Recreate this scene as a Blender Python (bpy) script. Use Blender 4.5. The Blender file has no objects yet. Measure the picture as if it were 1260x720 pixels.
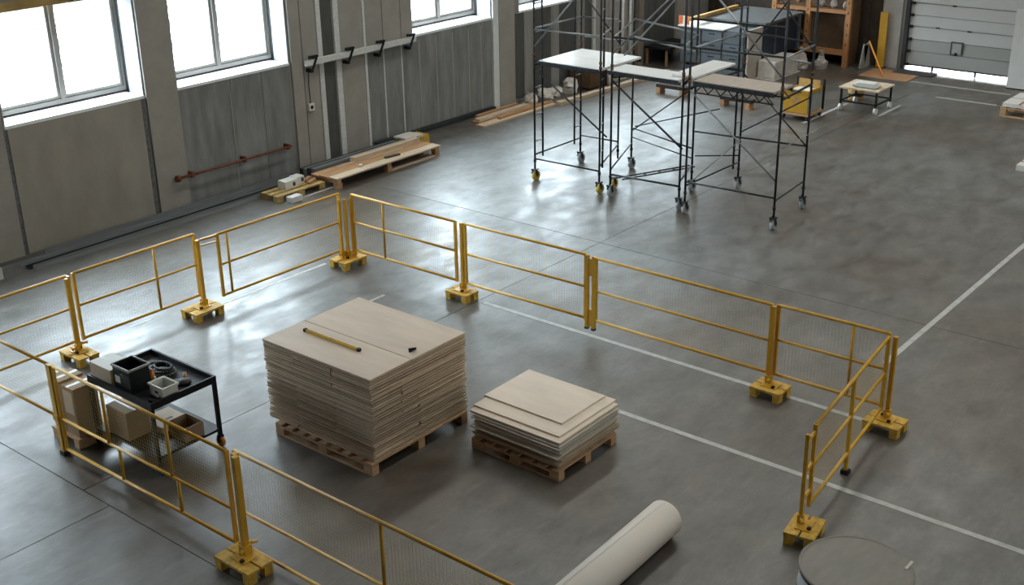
import bpy, math, random
from mathutils import Vector, Matrix
random.seed(7)
sc = bpy.context.scene
COL = sc.collection

# ------------------------------------------------------------------ camera
F_PX, PITCH, YAW, ROLL, CAM_H = 1488.75649, .394207019, .688574244, -.0166441868, 6.75
cp, sp = math.cos(PITCH), math.sin(PITCH)
Fv = Vector((math.cos(YAW) * cp, math.sin(YAW) * cp, -sp))
Rv = Vector((math.sin(YAW), -math.cos(YAW), 0))
Uv = Rv.cross(Fv)
R2 = math.cos(ROLL) * Rv + math.sin(ROLL) * Uv
U2 = -math.sin(ROLL) * Rv + math.cos(ROLL) * Uv
cam = bpy.data.cameras.new('camera')
cam.sensor_width = 36
cam.lens = 36 * F_PX / 1260
cam.clip_end = 300
cam_o = bpy.data.objects.new('camera', cam)
COL.objects.link(cam_o)
M = Matrix((R2, U2, -Fv)).transposed().to_4x4()
M.translation = Vector((0, 0, CAM_H))
cam_o.matrix_world = M
sc.camera = cam_o

# ------------------------------------------------------------------ world, exposure
SKY = 28.0
w = bpy.data.worlds.new('overcast_sky')
sc.world = w
w.use_nodes = True
bg = w.node_tree.nodes['Background']
bg.inputs[0].default_value = (.84, .93, 1.0, 1)
bg.inputs[1].default_value = SKY
sc.view_settings.view_transform = 'Standard'
sc.view_settings.look = 'None'
sc.view_settings.gamma = 1
sc.view_settings.use_curve_mapping = False
sc.view_settings.exposure = 0.42
sc.cycles.use_denoising = True
sc.cycles.max_bounces = 8
sc.cycles.diffuse_bounces = 5
sc.cycles.glossy_bounces = 4
sc.cycles.transparent_max_bounces = 16
sc.cycles.caustics_reflective = False
sc.cycles.caustics_refractive = False
sc.cycles.sample_clamp_indirect = 6

WALL_Y, BACK_X, CEIL, WALL_T = 17.53, 30.1, 9.2, .62
X0, Y0 = -8.0, -10.0
WIN_Z0, WIN_Z1 = 2.06, 3.92
OPEN = [(-.6, 1.9), (2.6, 5.1), (5.9, 8.42), (9.1, 11.64), (12.3, 14.83), (18.18, 20.72), (21.7, 24.56), (25.0, 27.3), (27.6, 29.8)]  # openings beyond both ends of the visible row are unseen, added for daylight
FILL_SKYLIGHTS = [(8, 29.6, .0, 1.1), (8, 29.6, 7.2, 8.3), (8, 29.6, 13.4, 14.5)]  # unseen skylights, added to raise the light from above
FILL_OPEN_RIGHT = [(x, x + 2.6) for x in (-2, 4, 10, 16, 22)]; RZ0, RZ1 = 3.8, 5.2  # unseen right-wall windows, added as frontal fill light
def portal(loc, direction, sx, sy):
    l = bpy.data.lights.new('daylight_portal', 'AREA')
    l.shape = 'RECTANGLE'; l.size = sx; l.size_y = sy
    l.cycles.is_portal = True
    o = bpy.data.objects.new('daylight_portal', l)
    COL.objects.link(o)
    o.location = loc
    o.rotation_euler = Vector(direction).to_track_quat('-Z', 'Y').to_euler()
for a, b in OPEN:
    portal(((a + b) / 2, WALL_Y + .68, (WIN_Z0 + WIN_Z1) / 2), (0, -1, 0), b - a, WIN_Z1 - WIN_Z0)
for a, b in FILL_OPEN_RIGHT:
    portal(((a + b) / 2, Y0 - .45, (RZ0 + RZ1) / 2), (0, 1, 0), b - a, RZ1 - RZ0)
for a, b, c, d in FILL_SKYLIGHTS:
    portal(((a + b) / 2, (c + d) / 2, CEIL + .35), (0, 0, -1), b - a, d - c)

# ------------------------------------------------------------------ materials
def mat(name, col, rough=.6, metal=0., var=.12, scale=6., stretch=(1, 1, 1), bump=0., per_object=0., spec=.5, coat=0., col2=None, emit=0.):
    m = bpy.data.materials.new(name)
    m.use_nodes = True
    nt = m.node_tree; N = nt.nodes; L = nt.links
    bs = N['Principled BSDF']
    bs.inputs['Roughness'].default_value = rough
    bs.inputs['Metallic'].default_value = metal
    bs.inputs['Specular IOR Level'].default_value = spec
    bs.inputs['Coat Weight'].default_value = coat
    tc = N.new('ShaderNodeTexCoord'); mp = N.new('ShaderNodeMapping')
    mp.inputs['Scale'].default_value = stretch
    L.new(tc.outputs['Object'], mp.inputs['Vector'])
    no = N.new('ShaderNodeTexNoise'); no.inputs['Scale'].default_value = scale
    no.inputs['Detail'].default_value = 6; no.inputs['Roughness'].default_value = .62
    L.new(mp.outputs[0], no.inputs['Vector'])
    rp = N.new('ShaderNodeValToRGB')
    c2 = col2 or [min(1, c * (1 + var)) for c in col]
    rp.color_ramp.elements[0].position = .32; rp.color_ramp.elements[1].position = .68
    rp.color_ramp.elements[0].color = (*[c * (1 - var) for c in col], 1)
    rp.color_ramp.elements[1].color = (*c2, 1)
    L.new(no.outputs['Fac'], rp.inputs[0])
    out = rp.outputs[0]
    if per_object:
        oi = N.new('ShaderNodeObjectInfo'); mr = N.new('ShaderNodeMapRange')
        mr.inputs[3].default_value = 1 - per_object; mr.inputs[4].default_value = 1 + per_object
        L.new(oi.outputs['Random'], mr.inputs[0])
        hs = N.new('ShaderNodeHueSaturation')
        L.new(mr.outputs[0], hs.inputs['Value']); L.new(out, hs.inputs['Color'])
        out = hs.outputs[0]
    L.new(out, bs.inputs['Base Color'])
    if bump:
        b = N.new('ShaderNodeBump'); b.inputs['Strength'].default_value = bump; b.inputs['Distance'].default_value = .01
        L.new(no.outputs['Fac'], b.inputs['Height']); L.new(b.outputs[0], bs.inputs['Normal'])
    return m

def glass_mat(name='window_glass', tint=(.9, .94, .95)):
    m = bpy.data.materials.new(name); m.use_nodes = True
    nt = m.node_tree; N = nt.nodes; L = nt.links
    N.remove(N['Principled BSDF'])
    t = N.new('ShaderNodeBsdfTransparent'); t.inputs[0].default_value = (*tint, 1)
    g = N.new('ShaderNodeBsdfGlossy'); g.inputs['Roughness'].default_value = .02
    lw = N.new('ShaderNodeLayerWeight'); lw.inputs[0].default_value = .5
    pw = N.new('ShaderNodeMath'); pw.operation = 'POWER'; pw.inputs[1].default_value = 5; L.new(lw.outputs['Facing'], pw.inputs[0])
    fr = N.new('ShaderNodeMath'); fr.operation = 'MULTIPLY_ADD'; fr.inputs[1].default_value = .7; fr.inputs[2].default_value = .03; L.new(pw.outputs[0], fr.inputs[0])
    mx = N.new('ShaderNodeMixShader')
    L.new(fr.outputs[0], mx.inputs[0]); L.new(t.outputs[0], mx.inputs[1]); L.new(g.outputs[0], mx.inputs[2])
    L.new(mx.outputs[0], N['Material Output'].inputs[0])
    return m

def floor_mat():
    m = bpy.data.materials.new('polished_concrete_floor'); m.use_nodes = True
    nt = m.node_tree; N = nt.nodes; L = nt.links
    bs = N['Principled BSDF']
    ge = N.new('ShaderNodeNewGeometry')
    def noise(scale, detail, stretch=(1, 1, 1), rough=.6, dist=0., off=(0, 0, 0)):
        mp = N.new('ShaderNodeMapping'); mp.inputs['Location'].default_value = off; mp.inputs['Scale'].default_value = stretch
        L.new(ge.outputs['Position'], mp.inputs[0])
        n = N.new('ShaderNodeTexNoise'); n.inputs['Scale'].default_value = scale; n.inputs['Detail'].default_value = detail
        n.inputs['Roughness'].default_value = rough; n.inputs['Distortion'].default_value = dist
        L.new(mp.outputs[0], n.inputs['Vector'])
        return n.outputs['Fac']
    def ramp(fac, stops):
        r = N.new('ShaderNodeValToRGB')
        e = r.color_ramp.elements
        e[0].position, e[0].color = stops[0][0], (*stops[0][1], 1)
        e[1].position, e[1].color = stops[1][0], (*stops[1][1], 1)
        for p, c in stops[2:]:
            k = e.new(p); k.color = (*c, 1)
        L.new(fac, r.inputs[0]); return r.outputs[0]
    def mul(a, b, f=1., mode='MULTIPLY'):
        x = N.new('ShaderNodeMix'); x.data_type = 'RGBA'; x.blend_type = mode; x.inputs[0].default_value = f
        L.new(a, x.inputs[6]); L.new(b, x.inputs[7]); return x.outputs[2]
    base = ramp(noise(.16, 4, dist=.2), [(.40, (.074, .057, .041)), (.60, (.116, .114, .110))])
    mott = ramp(noise(1.5, 9, (1, 1.6, 1), .66, .1), [(.36, (.66, .64, .61)), (.64, (1.26, 1.26, 1.26))])
    fine = ramp(noise(9, 7, (1, 2.4, 1), .75), [(.3, (.76, .76, .76)), (.7, (1.18, 1.18, 1.18))])
    scr = ramp(noise(3.2, 6, (.45, 2.6, 1), .7, .25), [(.56, (0, 0, 0)), (.80, (.06, .06, .06))])
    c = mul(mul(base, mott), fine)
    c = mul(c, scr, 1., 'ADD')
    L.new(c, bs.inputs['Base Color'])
    ro = ramp(noise(1.8, 8, (1, 1.5, 1), .64, .15), [(.34, (.33, .33, .33)), (.66, (.60, .60, .60))])
    L.new(ro, bs.inputs['Roughness'])
    bs.inputs['Specular IOR Level'].default_value = 1.0
    bs.inputs['Coat Weight'].default_value = .25; bs.inputs['Coat Roughness'].default_value = .33
    b = N.new('ShaderNodeBump'); b.inputs['Strength'].default_value = .16; b.inputs['Distance'].default_value = .006
    L.new(noise(7, 5, (1, 1.6, 1)), b.inputs['Height']); L.new(b.outputs[0], bs.inputs['Normal'])
    return m

MT = {}
def D(name, *a, **k): MT[name] = mat(name, *a, **k)
MT['floor'] = floor_mat(); MT['glass'] = glass_mat(); MT['fill_window_glass'] = glass_mat('fill_window_glass', (.62, .61, .58)); MT['fill_skylight_glass'] = glass_mat('dimmed_skylight_glass', (.52, .495, .455))  # tints set how strongly the added skylights and right windows fill
D('joint', (.05, .048, .045), .9)
D('paint_white', (.43, .425, .41), .5, var=.18, scale=9)
D('concrete_warm', (.31, .285, .255), .85, var=.14, scale=1.2, stretch=(1.4, 1, .6), bump=.12)
D('concrete_pillar', (.31, .29, .265), .85, var=.10, scale=2.2, bump=.12)
D('concrete_grey', (.20, .205, .205), .8, var=.28, scale=1.6, stretch=(2.5, 1, .5), bump=.15)
D('concrete_dark', (.075, .075, .072), .8, var=.25, scale=2, stretch=(2.5, 1, .5), bump=.1)
D('concrete_mid', (.235, .225, .21), .82, var=.2, scale=1.8, stretch=(3, 1, .4), bump=.12)
D('caulk', (.11, .115, .12), .7, var=.5, scale=12)
D('joint_white', (.60, .61, .60), .6, var=.12, scale=20)
D('plaster_and_lit_edge', (.66, .68, .68), .7, var=.06)
D('reveal_grey', (.36, .385, .40), .7, var=.10)
D('sill_white', (.80, .82, .84), .45, var=.03)
D('alu', (.36, .34, .31), .45, metal=.2, var=.05)
D('seal_black', (.02, .02, .022), .6)
D('ceiling', (.25, .24, .23), .9)
D('outer_wall', (.38, .35, .31), .9)
D('yellow', (.62, .335, .025), .38, var=.10, scale=9, spec=.5)
D('yellow_wire', (.60, .40, .10), .45, var=.05)
D('yellow_wood', (.60, .36, .05), .6, var=.28, scale=14, bump=.15)
D('pallet_dull', (.40, .27, .10), .7, var=.3, scale=10)
D('black_metal', (.010, .0105, .012), .5, spec=.25, var=.3, scale=20)
D('rubber', (.02, .02, .02), .7)
D('scaf', (.035, .037, .04), .4, metal=.6, var=.5, scale=15)
D('scaf_light', (.30, .31, .32), .38, metal=.7, var=.2)
D('scaf_rust', (.13, .06, .03), .75, var=.4, scale=30)
D('deck_pale', (.86, .87, .88), .38, var=.04, scale=5, spec=.8)  # near-white albedo carries the window light falling on the decks
D('deck_wood', (.48, .42, .37), .4, var=.12, scale=4, stretch=(1, 4, 1))
D('wheel_yellow', (.62, .45, .08), .5)
D('wheel_grey', (.36, .38, .40), .5)
D('ply_top', (.59, .485, .395), .55, var=.10, scale=1.6, stretch=(3, .6, 1))
D('ply_edge', (.57, .435, .31), .7, var=.10, scale=7, stretch=(1, 1, 1), per_object=.26)
D('ply_edge_pale', (.64, .57, .49), .65, var=.08, scale=7, per_object=.2)
D('ply_light', (.72, .61, .51), .5, var=.08, scale=1.8, stretch=(3, .7, 1))
D('pallet', (.46, .29, .165), .75, var=.22, scale=6, stretch=(1, 1, 5), per_object=.15, bump=.1)
D('timber', (.42, .24, .12), .7, var=.2, scale=3, stretch=(1, 8, 8), per_object=.18)
D('timber_pale', (.56, .44, .32), .7, var=.15, scale=3, stretch=(1, 8, 8), per_object=.12)
D('crate_wood', (.36, .165, .06), .65, var=.2, scale=5)
D('crate_panel', (.10, .055, .025), .7, var=.3, scale=3)
D('dark_brown', (.030, .018, .012), .85, var=.4)
D('cardboard', (.30, .20, .125), .8, var=.08, scale=5)
D('cardboard_pale', (.50, .42, .33), .75, var=.08)
D('tape', (.55, .53, .48), .35, var=.05)
D('paper_label', (.62, .62, .60), .6, var=.05)
D('plastic_white', (.66, .65, .62), .45, var=.06)
D('rim_grey', (.28, .27, .25), .5)
D('plastic_black', (.006, .006, .007), .5, spec=.25, var=.3)
D('print_dark', (.05, .05, .055), .6)
D('orange', (.70, .24, .03), .5)
D('tan_leather', (.42, .24, .12), .6)
D('cable', (.02, .02, .02), .55)
D('roll', (.74, .70, .66), .5, var=.05, scale=2, col2=(.76, .67, .585))
D('roll_core', (.25, .19, .13), .8)
D('drum_top', (.20, .18, .155), .42, var=.12, scale=3, stretch=(1, 2.5, 1))
D('drum_side', (.58, .59, .60), .4, var=.08)
D('steel', (.30, .32, .335), .42, metal=.5, var=.2, scale=4, stretch=(.3, 6, 6))
D('steel_dark', (.035, .042, .05), .5, metal=.3)
D('rust', (.16, .045, .022), .7, var=.35, scale=25)
D('door_grey', (.47, .47, .46), .5, var=.04, scale=2)
D('door_dark', (.30, .30, .285), .5, var=.04, scale=2)
D('panel_white', (.55, .545, .53), .55, var=.03)
D('blue_grey', (.095, .108, .12), .45, var=.15)
D('blue_pale', (.115, .132, .148), .45, var=.12)
D('navy', (.015, .026, .048), .5, var=.2)
D('beige', (.44, .39, .34), .7, var=.08)
D('wrap', (.60, .56, .52), .25, var=.15, scale=8, bump=.6)
D('wrap_dim', (.36, .32, .30), .35, var=.2, scale=8, bump=.6)
D('top_grey', (.10, .10, .10), .6, var=.2)
D('mustard', (.50, .27, .015), .5, var=.12)
D('red_orange', (.62, .14, .04), .5)
D('cardboard_floor', (.37, .20, .10), .8, var=.1, scale=2)
D('sign_grey', (.30, .31, .29), .6)
D('post_brown', (.20, .165, .13), .8)
D('ochre', (.42, .25, .07), .6, var=.2, scale=3, stretch=(1, 6, 6))
D('ground_out', (.72, .74, .76), .9, var=.04, scale=.5)
D('kerb_out', (.06, .072, .080), .95, var=.15, spec=.1)
D('bldg_out', (.10, .115, .125), .9, var=.1, spec=.1)
D('bldg_glass', (.03, .045, .06), .8, spec=.1)
D('level_yellow', (.60, .38, .04), .45)

# ------------------------------------------------------------------ mesh helpers
class MB:
    def __init__(s): s.v = []; s.f = []; s.smooth = []
    def box(s, x0, x1, y0, y1, z0, z1):
        n = len(s.v)
        s.v += [(x, y, z) for z in (z0, z1) for y in (y0, y1) for x in (x0, x1)]
        s.f += [(n, n+2, n+3, n+1), (n+4, n+5, n+7, n+6), (n, n+1, n+5, n+4), (n+2, n+6, n+7, n+3), (n, n+4, n+6, n+2), (n+1, n+3, n+7, n+5)]
        s.smooth += [False] * 6
        return s
    def cbox(s, cx, cy, cz, sx, sy, sz): return s.box(cx-sx/2, cx+sx/2, cy-sy/2, cy+sy/2, cz-sz/2, cz+sz/2)
    def tube(s, P, Q, r, n=8, r2=None, caps=True):
        P, Q = Vector(P), Vector(Q); d = (Q - P).normalized()
        u = d.orthogonal().normalized(); v = d.cross(u); r2 = r if r2 is None else r2
        k = len(s.v)
        for i in range(n):
            a = 2 * math.pi * i / n + math.pi / n
            o = u * math.cos(a) + v * math.sin(a)
            s.v += [tuple(P + o * r), tuple(Q + o * r2)]
        for i in range(n):
            j = (i + 1) % n
            s.f.append((k+2*i, k+2*j, k+2*j+1, k+2*i+1)); s.smooth.append(n > 4)
        if caps:
            s.f += [tuple(k+2*i for i in reversed(range(n))), tuple(k+2*i+1 for i in range(n))]; s.smooth += [False, False]
        return s
    def bar(s, P, Q, wid, hgt, up=(0, 0, 1)):
        P, Q = Vector(P), Vector(Q); d = (Q - P).normalized(); up = Vector(up)
        if abs(d.dot(up)) > .99: up = Vector((0, 1, 0))
        a = d.cross(up).normalized() * wid / 2; b = a.cross(d).normalized() * hgt / 2
        k = len(s.v)
        for X in (P, Q): s.v += [tuple(X - a - b), tuple(X + a - b), tuple(X + a + b), tuple(X - a + b)]
        s.f += [(k, k+3, k+2, k+1), (k+4, k+5, k+6, k+7)] + [(k+i, k+(i+1) % 4, k+4+(i+1) % 4, k+4+i) for i in range(4)]
        s.smooth += [False] * 6
        return s
    def path(s, pts, r, n=6):
        for a, b in zip(pts, pts[1:]): s.tube(a, b, r, n)
        return s
    def lathe(s, prof, n=32, c=(0, 0, 0), axis='z'):
        k = len(s.v)
        for r, z in prof:
            for i in range(n):
                a = 2 * math.pi * i / n
                p = (r * math.cos(a), r * math.sin(a), z) if axis == 'z' else (z, r * math.cos(a), r * math.sin(a))
                s.v.append((p[0]+c[0], p[1]+c[1], p[2]+c[2]))
        for j in range(len(prof) - 1):
            for i in range(n):
                i2 = (i + 1) % n
                s.f.append((k+j*n+i, k+j*n+i2, k+(j+1)*n+i2, k+(j+1)*n+i)); s.smooth.append(True)
        s.f += [tuple(k+i for i in reversed(range(n))), tuple(k+(len(prof)-1)*n+i for i in range(n))]; s.smooth += [False, False]
        return s
    def rot(s, ang, c=(0, 0)):
        ca, sa = math.cos(ang), math.sin(ang)
        s.v = [(c[0]+(x-c[0])*ca-(y-c[1])*sa, c[1]+(x-c[0])*sa+(y-c[1])*ca, z) for x, y, z in s.v]
        return s
    def jitter(s, a, zmin=None):
        s.v = [(x+random.uniform(-a, a), y+random.uniform(-a, a), max(z+random.uniform(-a, a), -9 if zmin is None else zmin)) if (zmin is None or z > zmin+.001) else (x, y, z) for x, y, z in s.v]
        s.smooth = [False]*len(s.f)
        return s
    def mesh(s, name, m, off=(0, 0, 0)):
        me = bpy.data.meshes.new(name)
        me.from_pydata([(x-off[0], y-off[1], z-off[2]) for x, y, z in s.v], [], s.f)
        me.polygons.foreach_set('use_smooth', s.smooth)
        me.materials.append(MT[m]); me.update()
        return me

def link(name, data, parent=None, loc=None):
    o = bpy.data.objects.new(name, data); COL.objects.link(o)
    if parent: o.parent = parent
    if loc: o.location = loc
    return o
def tag(o, label, cat, group=None):
    o['label'] = label; o['category'] = cat
    if group: o['group'] = group
    return o
def thing(name, label, cat, loc=(0, 0, 0), rz=0., group=None):
    o = link(name, None, None, loc); o.rotation_euler = (0, 0, rz); o.empty_display_size = .1
    return tag(o, label, cat, group)
def woff(o):
    # world offset of an unrotated thing or of its unrotated part
    v = Vector((0, 0, 0))
    while o: v += o.location; o = o.parent
    return tuple(v)
def part(name, mb, m, parent, world=True, label=None):
    o = link(name, mb.mesh(name, m, woff(parent) if world else (0, 0, 0)), parent)
    if label: o['label'] = label
    return o
def solid(name, mb, m, label, cat, loc, group=None, world=True):
    o = link(name, mb.mesh(name, m, loc if world else (0, 0, 0)), None, loc)
    return tag(o, label, cat, group)
def struct(name, mb, m):
    o = link(name, mb.mesh(name, m)); o['kind'] = 'structure'; return o
def copy_tree(o, parent=None):
    c = o.copy(); COL.objects.link(c); c.parent = parent
    for ch in list(o.children): copy_tree(ch, c)
    return c
def bevel(o, wdt=.006, seg=2):
    b = o.modifiers.new('bevel', 'BEVEL'); b.width = wdt; b.segments = seg; b.limit_method = 'ANGLE'
    return o

# ------------------------------------------------------------------ floor
floor = struct('floor', MB().box(X0, BACK_X + .4, Y0, WALL_Y + .4, -.35, -.02), 'joint')
G = .005
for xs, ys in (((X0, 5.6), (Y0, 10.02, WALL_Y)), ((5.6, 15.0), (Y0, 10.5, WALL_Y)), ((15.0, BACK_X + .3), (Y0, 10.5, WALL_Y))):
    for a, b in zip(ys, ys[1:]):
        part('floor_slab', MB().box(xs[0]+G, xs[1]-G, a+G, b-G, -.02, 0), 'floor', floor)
LW = .075
for x0, x1, y0, y1 in ((12.0-LW/2, 12.0+LW/2, 4.68, 10.4), (10.47-LW/2, 10.47+LW/2, -6, 7.6), (13.55, 29.5, 5.09-LW/2, 5.09+LW/2),
                       (9.4, 11.7, 13.36-.03, 13.36+.03), (8.4, 8.75, 13.70, 13.75), (11.05, 11.34, 11.71, 11.76),
                       (23.7, 25.9, 11.25, 11.33), (25.2, 26.4, 10.20, 10.27), (27.6, 27.67, 8.5, 9.9), (28.8, 28.86, 8.6, 11.0),
                       (13.3, 14.75, 16.14, 16.19)):
    part('painted_line', MB().box(x0, x1, y0, y1, 0, .0025), 'paint_white', floor)

# ------------------------------------------------------------------ left wall
mb = MB().box(X0, BACK_X + .4, WALL_Y, WALL_Y+WALL_T, -.3, WIN_Z0).box(X0, BACK_X + .4, WALL_Y, WALL_Y+WALL_T, WIN_Z1, CEIL)
edges = [X0] + [e for ab in OPEN for e in ab] + [BACK_X + .4]
for a, b in zip(edges[::2], edges[1::2]): mb.box(a, b, WALL_Y, WALL_Y+WALL_T, WIN_Z0, WIN_Z1)
wall = struct('wall_left', mb, 'concrete_mid')
def wpanel(a, b, z0, z1, m, proud=.03, g=.006, name='panel'):
    return part(name, MB().box(a+g, b-g, WALL_Y-proud, WALL_Y+.01, z0, z1), m, wall)
# big precast panels and pillars
for a, b in ((2.6, 5.1), (5.9, 8.4)): wpanel(a, b, 0, WIN_Z0-.02, 'concrete_warm')
wpanel(9.12, 11.55, 0, WIN_Z0-.02, 'concrete_warm', .03)
for x in (9.09, 11.58): wpanel(x-.028, x+.028, 0, WIN_Z0-.02, 'caulk', .026, 0, 'joint_strip')
for a, b in ((8.44, 9.05), (11.65, 12.28)): wpanel(a, b, 0, CEIL-.1, 'concrete_pillar', .05, 0, 'pillar')
wpanel(12.30, 13.40, 0, WIN_Z0-.02, 'concrete_grey', .01)
wpanel(13.43, 14.13, 0, WIN_Z0-.02, 'concrete_grey', .01)
wpanel(14.14, 14.82, 0, WIN_Z0-.02, 'concrete_grey', .01)
wpanel(13.40, 13.43, 0, WIN_Z0-.25, 'concrete_pillar', .012, 0, 'joint_strip')
wpanel(14.86, 15.14, 0, CEIL-.1, 'concrete_pillar', .045)
wpanel(15.16, 15.54, 0, CEIL-.1, 'concrete_pillar', .03)
wpanel(15.55, 15.67, 0, CEIL-.1, 'joint_white', .04, .003, 'joint_strip')
wpanel(15.68, 15.98, 0, CEIL-.1, 'concrete_dark', .01)
wpanel(15.99, 16.13, 0, CEIL-.1, 'joint_white', .045, .003, 'joint_strip')
wpanel(16.14, 16.76, 0, CEIL-.1, 'concrete_pillar', .03)
wpanel(16.765, 16.835, 0, CEIL-.1, 'joint_white', .035, .003, 'joint_strip')
xs = [16.84, 17.31, 17.83, 18.36, 18.88, 19.40, 19.92, 20.34, 20.70]
for a, b in zip(xs, xs[1:]):
    wpanel(a, b, .1, WIN_Z0-.02, 'concrete_grey', .022, .004)
for i, x in enumerate(xs[1:-1]):
    wpanel(x-.016, x+.016, .1, WIN_Z0-.1, 'joint_white' if i < 2 else 'concrete_pillar', .024, 0, 'joint_strip')
for a, b in ((16.84, 17.31), (17.32, 17.83), (17.84, 18.17)):
    wpanel(a, b, WIN_Z0-.02, CEIL-.1, 'concrete_pillar', .026, .004)
wpanel(20.73, 20.93, 0, CEIL-.1, 'plaster_and_lit_edge', .05, .003)  # white strip painted for the window-lit side of the pillar
wpanel(20.94, 21.50, 0, CEIL-.1, 'concrete_pillar', .05, .003, 'pillar')
xs = [21.52 + .34 * i for i in range(10)]
for i, (a, b) in enumerate(zip(xs, xs[1:])):
    wpanel(a, min(b, 24.55), .1, WIN_Z0-.02, 'concrete_dark' if i % 3 != 1 else 'concrete_mid', .02 + .012 * (i % 2), .004)
wpanel(24.58, 24.68, 0, CEIL-.1, 'joint_white', .05, .003, 'joint_strip')
for a, b in ((24.7, 25.25), (25.27, 25.85), (25.87, 26.45)): wpanel(a, b, 0, WIN_Z0-.02, 'concrete_pillar', .03)
wpanel(26.5, 26.74, 0, WIN_Z0-.02, 'post_brown', .12, .003, 'pillar')
wpanel(26.8, 28.4, 0, WIN_Z0-.02, 'concrete_dark', .01)
wpanel(28.45, 29.1, 0, WIN_Z0-.02, 'concrete_pillar', .06, 0, 'pillar')
bb = MB().box(16.9, 20.7, WALL_Y-.12, WALL_Y-.03, 0, .09)
struct('baseboard_left', bb, 'steel_dark')

# windows
def window(i, a, b, mull, blind=False):
    c = (WIN_Z0 + WIN_Z1) / 2; y = WALL_Y + .45; s, t = .07, .055
    z0, z1 = WIN_Z0 + .075, WIN_Z1
    root = link('window_%d' % i, None, None, ((a+b)/2, WALL_Y, WIN_Z0)); root['kind'] = 'structure'
    part('window_frame', MB().box(a, b, y, y+.1, z0, z0+s).box(a, b, y, y+.1, z1-s, z1).box(a, a+s, y, y+.1, z0+s, z1-s).box(b-s, b, y, y+.1, z0+s, z1-s), 'alu', root)
    part('mullion', MB().box(mull-.03, mull+.03, y-.02, y+.1, z0+s, z1-s), 'alu', root)
    for p, q in ((a+s, mull-.03), (mull+.03, b-s)):
        sash = part('sash', MB().box(p+.012, q-.012, y+.015, y+.08, z0+s+.012, z0+s+t).box(p+.012, q-.012, y+.015, y+.08, z1-s-t, z1-s-.012)
                    .box(p+.012, p+t, y+.015, y+.08, z0+s+t, z1-s-t).box(q-t, q-.012, y+.015, y+.08, z0+s+t, z1-s-t), 'alu', root)
        part('seal', MB().box(p, p+.012, y+.03, y+.07, z0+s, z1-s).box(q-.012, q, y+.03, y+.07, z0+s, z1-s).box(p, q, y+.03, y+.07, z0+s, z0+s+.012), 'seal_black', sash)
        part('pane', MB().box(p+t, q-t, y+.045, y+.051, z0+s+t, z1-s-t), 'glass', sash)
    part('frame_gap', MB().box(a, b, y+.02, y+.09, WIN_Z0+.03, z0), 'seal_black', root)
    part('window_sill', MB().box(a, b, WALL_Y-.02, y+.0, WIN_Z0-.02, WIN_Z0+.03), 'sill_white', root)
    for p, q in ((a, a+.02), (b-.02, b)):
        part('reveal', MB().box(p, q, WALL_Y-.005, y-.07, WIN_Z0+.03, WIN_Z1), 'reveal_grey', root)
        part('reveal_joint', MB().box(p-.005, q+.005, y-.07, y, WIN_Z0+.03, WIN_Z1), 'seal_black', root)
    if blind:
        part('blind_rail', MB().box(a+.02, b-.02, y-.12, y-.03, 3.72, 3.88), 'ochre', root)
for i, (a, b) in enumerate(OPEN, 1):
    window(i, a, b, {4: 10.42, 5: 13.58, 6: 19.50}.get(i, (a+b)/2), i == 4)

# ------------------------------------------------------------------ other walls, ceiling
DOOR_Y0, DOOR_Y1, DOOR_Z = 7.5, 11.78, 4.2
mb = MB().box(BACK_X, BACK_X+.4, 12.42, WALL_Y, -.3, CEIL).box(BACK_X, BACK_X+.4, DOOR_Y1, 12.42, -.3, CEIL).box(BACK_X, BACK_X+.4, Y0, DOOR_Y0, -.3, CEIL).box(BACK_X, BACK_X+.4, DOOR_Y0, DOOR_Y1, DOOR_Z, CEIL)
wb = struct('wall_back', mb, 'concrete_mid')
part('pillar', MB().box(BACK_X-.06, BACK_X+.01, 11.86, 12.36, 0, CEIL-.1), 'concrete_pillar', wb)
y = 12.40
while y < 17.4:
    part('plank', MB().box(BACK_X-.05, BACK_X+.01, y, min(y+.29, 17.45), 0, 5), 'dark_brown', wb); y += .3  # dark boarding colours in the shade of this wall section
mb = MB().box(X0, BACK_X, Y0-.4, Y0, -.3, RZ0).box(X0, BACK_X, Y0-.4, Y0, RZ1, CEIL)
edges = [X0] + [e for ab in FILL_OPEN_RIGHT for e in ab] + [BACK_X]
for a, b in zip(edges[::2], edges[1::2]): mb.box(a, b, Y0-.4, Y0, RZ0, RZ1)
struct('wall_right', mb, 'outer_wall')
for k, (a, b) in enumerate(FILL_OPEN_RIGHT):
    r = link('window_%d' % (20 + k), None, None, ((a+b)/2, Y0, RZ0)); r['kind'] = 'structure'  # added window, out of view, serving as fill
    m_ = (a+b)/2
    part('window_frame', MB().box(a, b, Y0-.3, Y0-.2, RZ0, RZ0+.07).box(a, b, Y0-.3, Y0-.2, RZ1-.07, RZ1).box(a, a+.07, Y0-.3, Y0-.2, RZ0+.07, RZ1-.07).box(b-.07, b, Y0-.3, Y0-.2, RZ0+.07, RZ1-.07), 'alu', r)
    part('mullion', MB().box(m_-.03, m_+.03, Y0-.3, Y0-.2, RZ0+.07, RZ1-.07), 'alu', r)
    for p, q in ((a+.07, m_-.03), (m_+.03, b-.07)): part('pane', MB().box(p, q, Y0-.255, Y0-.245, RZ0+.07, RZ1-.07), 'fill_window_glass', r)
struct('wall_front', MB().box(X0-.4, X0, Y0-.4, WALL_Y+WALL_T, -.3, CEIL), 'outer_wall')
mb = MB(); xs = sorted({X0-.4, BACK_X+.4, FILL_SKYLIGHTS[0][0], FILL_SKYLIGHTS[0][1]}); yb = sorted({Y0-.4, WALL_Y+WALL_T} | {v for s in FILL_SKYLIGHTS for v in s[2:]})
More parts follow.
